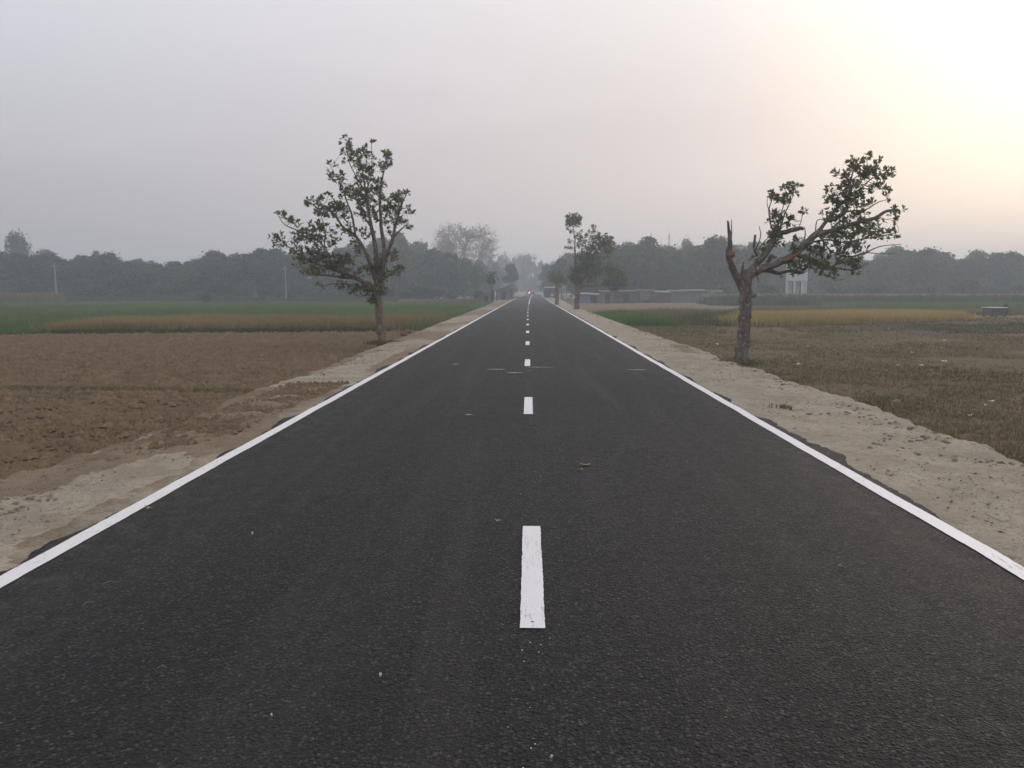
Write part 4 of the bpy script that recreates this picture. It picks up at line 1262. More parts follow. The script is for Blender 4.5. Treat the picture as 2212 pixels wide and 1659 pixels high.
LM = [(119, 'left of the first pole'), (370, 'between the poles, nearer the left one'), (615, 'between the poles, nearer the right one'), (770, 'behind the left verge tree, left half'), (910, 'behind the left verge tree, right half'), (9999, 'below the large bare tree')]
RM = [(1245, 'left of the tall-topped verge tree'), (1365, 'right behind the tall-topped verge tree'), (1460, 'above the dark huts'), (1590, 'above the long tin shed'), (1750, 'around the concrete tower'), (1950, 'under the leaning tree crown'), (2080, 'right of the leaning tree'), (9999, 'at the right picture edge')]


PL = [(-60, 538), (20, 541), (60, 541), (110, 545), (135, 555), (200, 552), (250, 553), (300, 556), (340, 562), (375, 568), (420, 556), (450, 548), (480, 550), (520, 545), (570, 533), (600, 535), (650, 540), (700, 543), (750, 530), (800, 518), (840, 512), (885, 520), (910, 530), (935, 538), (975, 548), (1000, 552)]
skyline(PL, lambda x: 128 + 0.02 * max(0, x), 33, by_mark('full leafy tree in the left wood %s', LM), None, [0, 1, 2, 2, 4], wf=1.05)
skyline([(a, b - 1) for a, b in PL], lambda x: 152 + 0.02 * max(0, x), 44, by_mark('tree top over the left wood %s', LM), None, [0, 1, 3, 3, 4], wf=1.15)
PR = [(1262, 545), (1275, 541), (1290, 538), (1340, 522), (1380, 516), (1420, 520), (1455, 530), (1480, 526), (1520, 518), (1560, 515), (1600, 520), (1650, 520), (1700, 521), (1760, 532), (1800, 545), (1845, 562), (1880, 552), (1905, 545), (1940, 539), (1985, 536), (2025, 541), (2062, 557), (2080, 556), (2110, 550), (2160, 547), (2212, 546), (2270, 546)]
skyline(PR, lambda x: 122 + 0.022 * (x - 1165) + (24 if 1655 < x < 1790 else 0), 34, by_mark('full leafy tree in the right wood %s', RM), None, [0, 1, 2, 0, 4], wf=1.05)
skyline([(a + 6, b) for a, b in PR], lambda x: 148 + 0.03 * (x - 1165), 44, by_mark('tree top over the right wood %s', RM), None, [0, 1, 3, 2], wf=1.15)
# trees closing the road's far end
skyline([(1040, 555), (1080, 552), (1110, 552), (1140, 555), (1170, 560), (1200, 560)], lambda x: 330, 14, 'dim tree closing the far end of the road', 'trees at the far end of the road', [0, 2, 3], jit=60, wf=0.8, z=0)
for x, top, D, k in [(1005, 566, 190, 0), (1035, 560, 200, 2), (1072, 565, 235, 4), (1050, 580, 180, 4), (1213, 562, 152, 6), (1198, 575, 178, 6), (1189, 585, 215, 6), (1238, 552, 185, 6), (1256, 547, 178, 6), (1224, 550, 195, 6), (1181, 574, 205, 6), (1108, 592, 262, 6)]:
    p = ap(x, top, D)
    far_tree('wood_tree', (p[0], p[1], 0), p[2], 0.85, k, random.uniform(0, 6), 'tree in the hazy avenue crowding the road beyond the shacks', 'trees crowding the road beyond the shacks')
# taller trees one can pick out
for x, top, D, k, wf, lab in [
        (32, 502, 165, 5, 0.62, 'tall open-crowned tree rising above the wood at far left'),
        (858, 498, 170, 2, 0.62, 'tall dark round tree behind the left verge tree'),
        (1945, 537, 150, 1, 1.2, 'broad domed tree standing out in the right wood'),
        (1483, 516, 190, 5, 0.5, 'sparse pale tree top beside the thin mast'),
        (2110, 545, 160, 3, 0.9, 'pale tree at the right end of the right wood')]:
    p = ap(x, top, D)
    far_tree('tall_tree', (p[0], p[1], FIELD_Z), p[2] - FIELD_Z, wf, k, random.uniform(0, 6), lab, None)
# roadside feathery tree
p = ap(1105, 602, 172)
far_tree('feathery_tree', (p[0] - 0.3, 172, -0.05), p[2] + 3.2, 1.0, 7, 1.0, 'feathery tree with a thin dark trunk left of the car', None)
# undergrowth bushes along the foot of the woods
BUSH = make_template('b', 31, 3.0, 1.8, 12, 700, 0.20, M['leaf_wood'], 0.1, False, 0.05)


def bush(loc, h, wf, label, group=None, name='bush'):
    me, tm, tw_, th = BUSH
    s = h / th
    root = empty(name, loc, random.uniform(0, 6.28))
    root.scale = (s * wf, s * wf, s)
    tag(root, label, 'bush', group)
    link(bpy.data.objects.new('foliage', me), root)
    link(bpy.data.objects.new('stem', tm), root)


for x in range(150, 1040, 38):
    p = ap(x + random.uniform(-12, 12), 640, random.uniform(118, 125))
    bush((p[0], p[1], FIELD_Z), random.uniform(1.2, 2.6), 1.3, 'low bush at the foot of the left wood', 'bushes at the foot of the left wood')
for x in [q for q in range(1570, 2230, 40) if not 1660 < q < 1780]:
    p = ap(x + random.uniform(-12, 12), 640, random.uniform(118, 128))
    bush((p[0], p[1], FIELD_Z), random.uniform(1.2, 2.8), 1.3, 'low bush at the foot of the right wood', 'bushes at the foot of the right wood')
for x in range(-30, 1035, 24):
    p = ap(x + random.uniform(-8, 8), 640, random.uniform(150, 170))
    bush((p[0], p[1], FIELD_Z), random.uniform(3.0, 4.5), 1.0, 'dark thicket bush deep inside the left wood', 'thicket inside the left wood')
for x in range(1245, 2250, 24):
    p = ap(x + random.uniform(-8, 8), 640, random.uniform(150, 175))
    bush((p[0], p[1], FIELD_Z), random.uniform(3.0, 4.5), 1.0, 'dark thicket bush deep inside the right wood', 'thicket inside the right wood')
for i, x in enumerate(list(range(1085, 1250, 11)) + [1092, 1104, 1186, 1196, 1208, 1224]):
    D = random.uniform(300, 400) if i < 15 else random.uniform(200, 260)
    p = ap(x, 640, D)
    bush((p[0], p[1], 0), random.uniform(3.0, 5.0) if i < 15 else random.uniform(2.0, 3.2), 1.1, 'dim bush closing the road end under the far trees' if i < 15 else 'shadowy roadside bush beyond the stall and shacks', 'bushes closing the road end' if i < 15 else 'roadside bushes beyond the stall')
p = ap(446, 650, 96)
bush((p[0], p[1], FIELD_Z), 1.2, 0.75, 'lone dark shrub standing at the back of the green wheat')
p = ap(1064, 650, 108)
bush((p[0], p[1], -0.1), 1.35, 0.42, 'dark bush at the foot of the palm tree')


# large leafless tree with rusty twigs
def bare_tree(name, loc, H, W, label, seed, n_tip=900, leaves=True, flat_top=False, rmin=0.035):
    """trunk, main limbs, secondary limbs and twigs reaching tips spread through a domed crown"""
    rg = np.random.default_rng(seed)
    root = empty(name, loc)
    tag(root, label, 'tree')
    cz, rv = (0.66 * H, 0.34 * H) if not flat_top else (0.86 * H, 0.14 * H)
    d = rg.normal(0, 1, (n_tip, 3))
    d /= np.linalg.norm(d, axis=1)[:, None]
    q = rg.uniform(0.45, 1.0, n_tip) ** 0.6
    bump = 1 + 0.14 * np.sin(d[:, 0] * 5 + seed) + 0.10 * np.sin(d[:, 1] * 7 + d[:, 2] * 4)
    T = d * (q * bump)[:, None] * np.array([W / 2, W / 2, rv]) + np.array([0, 0, cz])
    fork = np.array([0.1, 0, H * 0.26])
    mb = MB()
    P, R = spline([(0, 0, -0.3), (0.15, 0, H * 0.12), fork], [0.034 * H, 0.026 * H, 0.022 * H], 4)
    mb.tube(P, R, 8, True, 0.08, 2)
    mb.build('trunk', M['bark_bare'], root, smooth=True)
    prim = []
    for k in range(9):
        a_ = k * 2.4 + rg.uniform(-0.3, 0.3)
        rr = W / 2 * (0.15 + 0.42 * ((k % 3) / 2))
        e = np.array([math.cos(a_) * rr, math.sin(a_) * rr, cz - rv * 0.25 + rv * 0.5 * (1 - (k % 3) / 2) + rg.uniform(-0.05, 0.05) * H])
        m_ = (fork + e) / 2 + np.array([0, 0, -0.05 * H]) + rg.normal(0, 0.02 * H, 3)
        P, R = spline([fork, m_, e], [0.015 * H, 0.010 * H, 0.006 * H], 4)
        MB().tube(P, R, 5).build('limb', M['bark_bare'], root, smooth=True)
        prim += [P[4], P[6], P[-1]]
    prim = np.array(prim)
    sec = T[rg.choice(n_tip, max(8, n_tip // 12), replace=False)]
    tw = MB()
    S2 = []
    for t in sec:
        b_ = prim[np.argmin(((prim - t) ** 2).sum(1) + 3 * np.clip(prim[:, 2] - t[2], 0, None) ** 2)]
        e = b_ + (t - b_) * 0.8
        m_ = (b_ + e) / 2 + rg.normal(0, 0.012 * H, 3)
        P, R = spline([b_, m_, e], [0.0042 * H, 0.0034 * H, 0.0026 * H], 2)
        tw.tube(P, np.maximum(R, rmin), 4, False)
        S2 += [P[2], P[3], P[-1]]
    S2 = np.array(S2)
    for t in T:
        b_ = S2[np.argmin(((S2 - t) ** 2).sum(1))]
        tw.tube(np.array([b_, (b_ + t) / 2 + rg.normal(0, 0.012 * H, 3), t]), [rmin, rmin * 0.8, rmin * 0.5], 3, False)
    tag(tw.build('twigs', M['bark_bare'], root), kind='stuff')
    if leaves:
        leaf_cloud(T, T - fork, 5, 0.27, M['leaf_rusty'], 'leaves', root, 0.6)
    return root


M['bark_bare'] = mottled('bark_bare', [(0.19, 0.135, 0.11), (0.24, 0.175, 0.145), (0.14, 0.10, 0.085)], 1.0, 6.0, 0.9, world_space=False)
p = ap(1000, 481, 215)
bare_tree('bare_tree', (p[0], p[1], -0.1), p[2] + 0.1, 18.0, 'large spreading bare tree with rusty twigs left of the road', 4, 2900, True, False, 0.032)
p = ap(1092, 538, 245)
bare_tree('bare_tree', (p[0], p[1], -0.1), p[2] + 0.1, 7.0, 'slim bare tree right of the large rusty one', 9, 160, False)
p = ap(1138, 541, 330)
bare_tree('bare_tree', (p[0], p[1], -0.1), p[2] + 0.1, 13.0, 'faint flat-topped bare tree at the end of the road', 13, 160, False, True)


# date palm
def palm(loc, h, fl, label):
    root = empty('palm_tree', loc)
    tag(root, label, 'palm tree')
    mb = MB()
    P, R = spline([(0, 0, -0.2), (0.06, 0, h * 0.35), (-0.03, 0, h * 0.7), (0, 0, h)], [0.17, 0.13, 0.12, 0.15], 5)
    mb.tube(P, R, 8, True, 0.12, 3)
    mb.build('trunk', M['bark_far'], root, smooth=True)
    for k in range(26):
        a = k * 2.4
        el = math.radians(random.choice([72, 50, 30, 10, -15, -40]) + random.uniform(-8, 8))
        n = 9
        d = np.array([math.cos(a), math.sin(a)])
        pts = []
        r_, z_, e_ = 0.0, h - 0.05, el
        for i in range(n):
            pts.append((d[0] * r_, d[1] * r_, z_))
            r_ += fl / n * math.cos(e_)
            z_ += fl / n * math.sin(e_)
            e_ -= 0.16
        V, F = [], []
        for i in range(n - 1):
            p0, p1 = np.array(pts[i]), np.array(pts[i + 1])
            tdir = (p1 - p0) / np.linalg.norm(p1 - p0)
            sd = np.array([-d[1], d[0], 0])
            for s in (-1, 1):
                for q in (0.15, 0.5, 0.85):
                    b = p0 + (p1 - p0) * q
                    ll = 0.30 * math.sin(math.pi * (0.12 + 0.8 * (i + q) / n)) * fl
                    e = b + (sd * s * 0.8 + tdir * 0.7) * ll + np.array([0, 0, -0.12 * ll])
                    o_ = tdir * 0.05
                    m = len(V)
                    V += [b - o_, b + o_, e]
                    F.append((m, m + 1, m + 2))
        mb = MB()
        mb.tube(np.array(pts), np.linspace(0.022, 0.006, n), 3, False)
        fr = mb.build('frond', M['leaf_wood'], root)
        np_mesh('leaflets', np.array(V), np.array(F), M['leaf_wood'], fr, attrs={'tint': rng.random(len(V))})


p = ap(1062, 596, 110)
palm((p[0], p[1], -0.12), p[2] + 0.12, 1.35, 'small date palm beside the left roadside shacks')


# ------------------------------------------------------------------ buildings and other built things
def shed(name, x0d, x1d, ytop_l, ytop_r, ybase, D, depth, wall_m, roof_m, label, z=FIELD_Z, door=True, panels=0, over=0.12, cat='shed', rz=0.0):
    """small shack: framed walls with panels, a door, posts and a sloping corrugated roof"""
    a, b = ap(x0d, ybase, D), ap(x1d, ybase, D)
    hl, hr = ap(x0d, ytop_l, D)[2] - z, ap(x1d, ytop_r, D)[2] - z
    W_ = b[0] - a[0]
    root = empty(name, (a[0], D, z), rz)
    tag(root, label, cat)
    n = max(1, panels or int(round(W_ / 1.1)))
    for i in range(n):
        u0, u1 = i / n, (i + 1) / n
        h0, h1 = hl + (hr - hl) * u0, hl + (hr - hl) * u1
        g_ = 0.015
        mb = MB()
        x0, x1 = u0 * W_ + g_, u1 * W_ - g_
        dep = random.uniform(-0.015, 0.015)
        mb.add([(x0, dep, -0.1), (x1, dep, -0.1), (x1, dep, h1), (x0, dep, h0), (x0, 0.05, -0.1), (x1, 0.05, -0.1), (x1, 0.05, h1), (x0, 0.05, h0)],
               [(0, 1, 2, 3), (7, 6, 5, 4), (0, 3, 7, 4), (1, 5, 6, 2), (3, 2, 6, 7), (4, 5, 1, 0)])
        mb.build('wall_panel', wall_m, root)
    for nm, xx, hh in (('side_wall', 0.0, hl), ('side_wall', W_, hr)):
        mb = MB()
        mb.box(xx - 0.03, xx + 0.03, 0.06, depth, -0.1, hh)
        mb.build(nm, wall_m, root)
    mb = MB()
    mb.box(0.03, W_ - 0.03, depth, depth + 0.05, -0.1, min(hl, hr))
    mb.build('back_wall', wall_m, root)
    for i in range(n + 1):
        u = i / n
        mb = MB()
        mb.box(u * W_ - 0.035, u * W_ + 0.035, -0.06, -0.02, -0.1, hl + (hr - hl) * u)
        mb.build('post', M['timber'], root)
    if door:
        dx = W_ * random.uniform(0.3, 0.6)
        dw, dh = min(0.8, W_ * 0.35), min(hl, hr) * 0.82
        mb = MB()
        mb.box(dx, dx + dw, -0.05, -0.02, 0.0, dh)
        d_ = mb.build('door', M['opening_shade'], root)  # solid panel, the doorway's inner shade put into its colour
        mb = MB()
        mb.box(dx - 0.05, dx, -0.075, -0.02, 0.0, dh + 0.05).box(dx + dw, dx + dw + 0.05, -0.075, -0.02, 0.0, dh + 0.05).box(dx, dx + dw, -0.075, -0.02, dh, dh + 0.05)
        mb.build('door_frame', M['timber'], d_)
    # corrugated roof sheet
    m = max(12, int((W_ + 2 * over) / 0.09))
    V = []
    for j, yy in ((0, -over - 0.12), (1, depth + over)):
        for i in range(m + 1):
            u = -over / W_ + (W_ + 2 * over) / W_ * i / m
            zz = hl + (hr - hl) * u + 0.05 + (0.018 if i % 2 else -0.018) - (0.12 * j if abs(hl - hr) > 0.15 else -0.18 * j)
            V.append((u * W_, yy, zz))
    F = [(i, i + 1, i + m + 2, i + m + 1) for i in range(m)]
    ro = np_mesh('roof', np.array(V), np.array(F), roof_m, root)
    sl = ro.modifiers.new('thick', 'SOLIDIFY')
    sl.thickness = 0.03
    mb = MB()
    mb.add([(-over, -over - 0.15, hl - (hr - hl) * over / W_ - 0.04), (W_ + over, -over - 0.15, hr + (hr - hl) * over / W_ - 0.04), (W_ + over, -over - 0.15, hr + (hr - hl) * over / W_ + 0.03), (-over, -over - 0.15, hl - (hr - hl) * over / W_ + 0.03),
            (-over, -over - 0.122, hl - (hr - hl) * over / W_ - 0.04), (W_ + over, -over - 0.122, hr + (hr - hl) * over / W_ - 0.04), (W_ + over, -over - 0.122, hr + (hr - hl) * over / W_ + 0.03), (-over, -over - 0.122, hl - (hr - hl) * over / W_ + 0.03)],
           [(0, 1, 2, 3), (7, 6, 5, 4), (0, 3, 7, 4), (1, 5, 6, 2), (3, 2, 6, 7), (4, 5, 1, 0)])
    mb.build('fascia', roof_m, ro)
    return root


shed('shack', 1036, 1058.5, 638, 631.5, 653, 106, 1.8, M['shed_wash'], M['tin_pale'], 'small whitewashed shack nearest on the left of the road', z=-0.12, panels=2)
shed('shack', 1072, 1100, 626, 618, 650, 128, 2.4, M['shed_wash'], M['tin_pale'], 'taller shack with a steep roof right of the palm', z=-0.12, panels=2)
shed('shack', 1101, 1108, 624, 622, 648, 140, 1.6, M['shed_brown'], M['tin_pale'], 'narrow brown stall with a pale roof edge on the left', z=-0.1, door=False, panels=1)
shed('hut', 1250, 1294, 635, 637, 655, 112, 2.5, M['shed_blue'], M['tin'], 'low blue grey hut behind the round verge tree')
shed('hut', 1297, 1324, 631, 631, 656, 109, 1.8, M['shed_wash'], M['tin_dark'], 'pale upright hut left of the dark brown huts', panels=2)
shed('hut', 1327, 1378, 631, 630, 655, 112, 2.5, M['shed_brown'], M['tin_dark'], 'dark brown timber hut in the right shed row')
shed('hut', 1380, 1413, 628, 629, 653, 116, 2.2, M['tin_dark'], M['tin_dark'], 'dark hut with a pale hanging sheet in the shed row')
shed('hut', 1415, 1447, 631, 632, 653, 115, 2.2, M['shed_brown'], M['tin'], 'reddish brown hut at the left end of the long tin shed', door=False)
shed('tin_shed', 1448, 1526, 630, 628, 652.5, 116, 3.5, M['shed_wash'], M['tin_pale'], 'long pale corrugated tin shed at the edge of the right wood', door=False, panels=5)
shed('hut', 1534, 1562, 630, 630, 650, 124, 2.0, M['tin'], M['tin_pale'], 'small pale hut right of the long tin shed')
# hanging sheet on the dark hut
p = ap(1390, 641, 115.9)
mb = MB()
mb.box(-0.75, 0.75, -0.02, 0.0, -0.5, 0.75)
for i in range(5):
    mb.box(-0.7 + i * 0.3, -0.6 + i * 0.3, -0.035, -0.021, -0.49, 0.74)
tag(mb.build('hanging_sheet', M['shed_wash'], loc=(p[0] + 0.2, 115.8, p[2])), 'pale sheet hanging on the front of the dark hut', 'sheet')

# brick stack / low red wall left
p = ap(1120, 650, 158)
root = empty('brick_pile', (p[0], 158, -0.05))
tag(root, 'low heap of red bricks by the feathery tree', 'brick pile')
bm_ = MB().box(-0.12, 0.12, -0.06, 0.06, 0, 0.07)
bo = bm_.build('brick', M['brick_red'], root)
bo.location = (-1.2, 0, 0)
for i in range(70):
    c = bo.copy()
    link(c, root)
    lay = i // 22
    c.location = (-1.2 + (i % 11) * 0.26 + lay * 0.1, -0.1 + (i // 11 % 2) * 0.14, lay * 0.075)
    c.rotation_euler = (0, 0, random.uniform(-0.15, 0.15))


# concrete tower on legs
def tower():
    D = 132
    xa, xb = ap(1697, 640, D), ap(1742, 640, D)
    W_ = 2.8
    root = empty('concrete_tower', ((xa[0] + xb[0]) / 2, D, FIELD_Z), math.radians(-31))
    tag(root, 'pale concrete tank tower on square legs behind the leaning tree', 'tower')
    ht, hb = ap(1700, 562, D)[2] - FIELD_Z, ap(1700, 607, D)[2] - FIELD_Z
    s = W_ / 2
    for sx in (-1, 0, 1):
        for sy in (-1, 0, 1):
            if sx == 0 and sy == 0:
                continue
            mb = MB()
            mb.box(sx * (s - 0.18) - 0.17, sx * (s - 0.18) + 0.17, sy * (s - 0.18) - 0.17, sy * (s - 0.18) + 0.17, -0.2, hb + 0.02)
            mb.build('leg', M['concrete'], root)
    mb = MB()
    mb.box(-s - 0.05, s + 0.05, -s - 0.05, s + 0.05, hb, hb + 0.3)
    mb.build('floor_beam', M['concrete'], root)
    mb = MB()
    for x0, x1, z0, z1 in [(-s, -0.45, 0.3, ht - hb), (0.45, s, 0.3, ht - hb), (-0.45, 0.45, 0.3, 1.3), (-0.45, 0.45, 2.2, ht - hb)]:
        mb.box(x0, x1, -s, -s + 0.15, hb + z0, hb + z1)
    mb.box(-s, -s + 0.15, -s + 0.15, s, hb + 0.3, ht).box(s - 0.15, s, -s + 0.15, s, hb + 0.3, ht).box(-s + 0.15, s - 0.15, s - 0.15, s, hb + 0.3, ht)
    wl = mb.build('wall', M['concrete'], root)
    mb = MB()
    mb.box(-0.45, 0.45, -s + 0.08, -s + 0.12, hb + 1.3, hb + 2.2)
    wn = mb.build('window', M['opening_shade'], root)  # dark sheet set in the wall gap in place of indoor shade
    mb = MB()
    mb.box(-0.52, 0.52, -s - 0.06, -s - 0.002, hb + 1.22, hb + 1.3)
    mb.build('sill', M['concrete'], wn)
    mb = MB()
    mb.box(-s - 0.25, s + 0.25, -s - 0.25, s + 0.25, ht, ht + 0.15)
    mb.build('roof_slab', M['concrete'], root)


tower()


def pole(xt, yt, xb, yb, D, label):
    a = ap(xb, yb, D)
    t = ap(xt, yt, D)
    h = t[2] - FIELD_Z
    root = empty('utility_pole', (a[0], D, FIELD_Z))
    tag(root, label, 'pole')
    mb = MB()
    mb.box(-0.085, 0.085, -0.08, 0.08, -0.3, h, (-0.055, 0.055, -0.05, 0.05))
    mb.build('post', M['pole_concrete'], root)
    mb = MB()
    mb.box(-0.45, 0.45, -0.12, -0.075, h - 0.5, h - 0.42)
    ca = mb.build('cross_arm', M['steel'], root)
    for x in (-0.4, 0.0, 0.4):
        mb = MB()
        mb.tube(np.array([(x, -0.1, h - 0.42), (x, -0.1, h - 0.33), (x, -0.1, h - 0.26)]), [0.04, 0.05, 0.025], 7)
        mb.build('insulator', M['pole_concrete'], ca)


pole(118.5, 568, 122, 640, 104, 'pale concrete pole before the far left wood')
pole(615, 574, 618, 640, 112, 'pale concrete pole left of the tall verge tree')


def mast():
    D = 235
    t = ap(1446, 494, D)
    h = t[2] - FIELD_Z
    root = empty('radio_mast', (t[0], D, FIELD_Z))
    tag(root, 'thin lattice mast rising above the right wood', 'mast')
    r = 0.22
    tri = [(r * math.cos(a), r * math.sin(a)) for a in (0.3, 2.4, 4.5)]
    for x, y in tri:
        mb = MB()
        mb.tube(np.array([(x, y, 0), (x, y, h * 0.92)]), [0.05, 0.05], 5)
        mb.build('leg', M['steel'], root)
    mb = MB()
    n = 30
    for i in range(n):
        for k in range(3):
            a, b = tri[k], tri[(k + 1) % 3]
            z0, z1 = h * 0.92 * i / n, h * 0.92 * (i + 1) / n
            mb.tube(np.array([(a[0], a[1], z0), (b[0], b[1], z1)]), [0.025, 0.025], 3)
    tag(mb.build('bracing', M['steel'], root), kind='stuff')
    mb = MB()
    mb.tube(np.array([(0, 0, h * 0.9), (0, 0, h)]), [0.05, 0.03], 5)
    mb.build('aerial', M['steel'], root)


mast()

# little metal box shed in the right field
p = G2(2147, 685)
root = empty('box_shed', (p[0], p[1], FIELD_Z), 0.25)
tag(root, 'small grey metal box shed with a pale lid in the right field', 'shed')
mb = MB()
for i in range(14):
    x = -0.56 + i * 0.08
    mb.box(x, x + 0.08, -0.40 - (0.012 if i % 2 else 0), 0.4, 0.10, 0.62)
mb.build('body', M['tin_dark'], root)
mb = MB()
mb.box(-0.64, 0.64, -0.5, 0.48, 0.625, 0.67, (-0.6, 0.6, -0.46, 0.44))
mb.build('lid', M['concrete'], root)
for sx in (-0.5, 0.5):
    for sy in (-0.34, 0.34):
        mb = MB()
        mb.box(sx - 0.05, sx + 0.05, sy - 0.05, sy + 0.05, -0.08, 0.098)
        mb.build('foot', M['timber'], root)
p = G2(2172, 684)
bush((p[0], p[1], FIELD_Z), 0.75, 0.42, 'scraggy bush beside the small metal box shed')


# ------------------------------------------------------------------ tea stall, people, car, hens
def plain(name, col, rough=0.7, metal=0.0, spec=0.4):
    return mottled(name, [col, tuple(c * 0.85 for c in col), tuple(min(1, c * 1.12) for c in col)], 3.0, 25.0, rough, world_space=False, spec=spec)


M['cloth_dark'] = plain('cloth_dark', (0.035, 0.038, 0.05), 0.9)
M['cloth_white'] = plain('cloth_white', (0.70, 0.70, 0.72), 0.9)
M['skin'] = plain('skin', (0.20, 0.12, 0.08), 0.6)
M['hair'] = plain('hair', (0.012, 0.011, 0.010), 0.6)
M['car_paint'] = plain('car_paint', (0.10, 0.105, 0.115), 0.35, spec=0.5)
M['rubber'] = plain('rubber', (0.02, 0.02, 0.02), 0.85)
M['car_glass'] = plain('car_glass', (0.30, 0.33, 0.36), 0.1, spec=0.8)
M['chrome'] = plain('chrome', (0.45, 0.45, 0.46), 0.3, spec=0.8)
M['lens_red'] = plain('lens_red', (0.30, 0.02, 0.02), 0.3)
m, h_, b_, o_ = new_mat('lit_lamp')
b_.inputs['Base Color'].default_value = (0.6, 0.05, 0.08, 1)
b_.inputs['Emission Color'].default_value = (1.0, 0.22, 0.30, 1)
b_.inputs['Emission Strength'].default_value = 14.0
M['lit_lamp'] = m
M['hen'] = plain('hen_feathers', (0.05, 0.035, 0.028), 0.9)


def skin_body(name, joints, edges, mat, parent, sub=2):
    me = bpy.data.meshes.new(name)
    me.from_pydata([j[0] for j in joints], edges, [])
    o = bpy.data.objects.new(name, me)
    link(o, parent)
    o.modifiers.new('skin', 'SKIN')
    if not me.skin_vertices:
        me.skin_vertices.new()
    for v, j in zip(me.skin_vertices[0].data, joints):
        r = j[1]
        v.radius = r if isinstance(r, tuple) else (r, r)
    me.skin_vertices[0].data[0].use_root = True
    o.modifiers['skin'].use_smooth_shade = True
    s = o.modifiers.new('sub', 'SUBSURF')
    s.levels = s.render_levels = sub
    me.materials.append(mat)
    return o


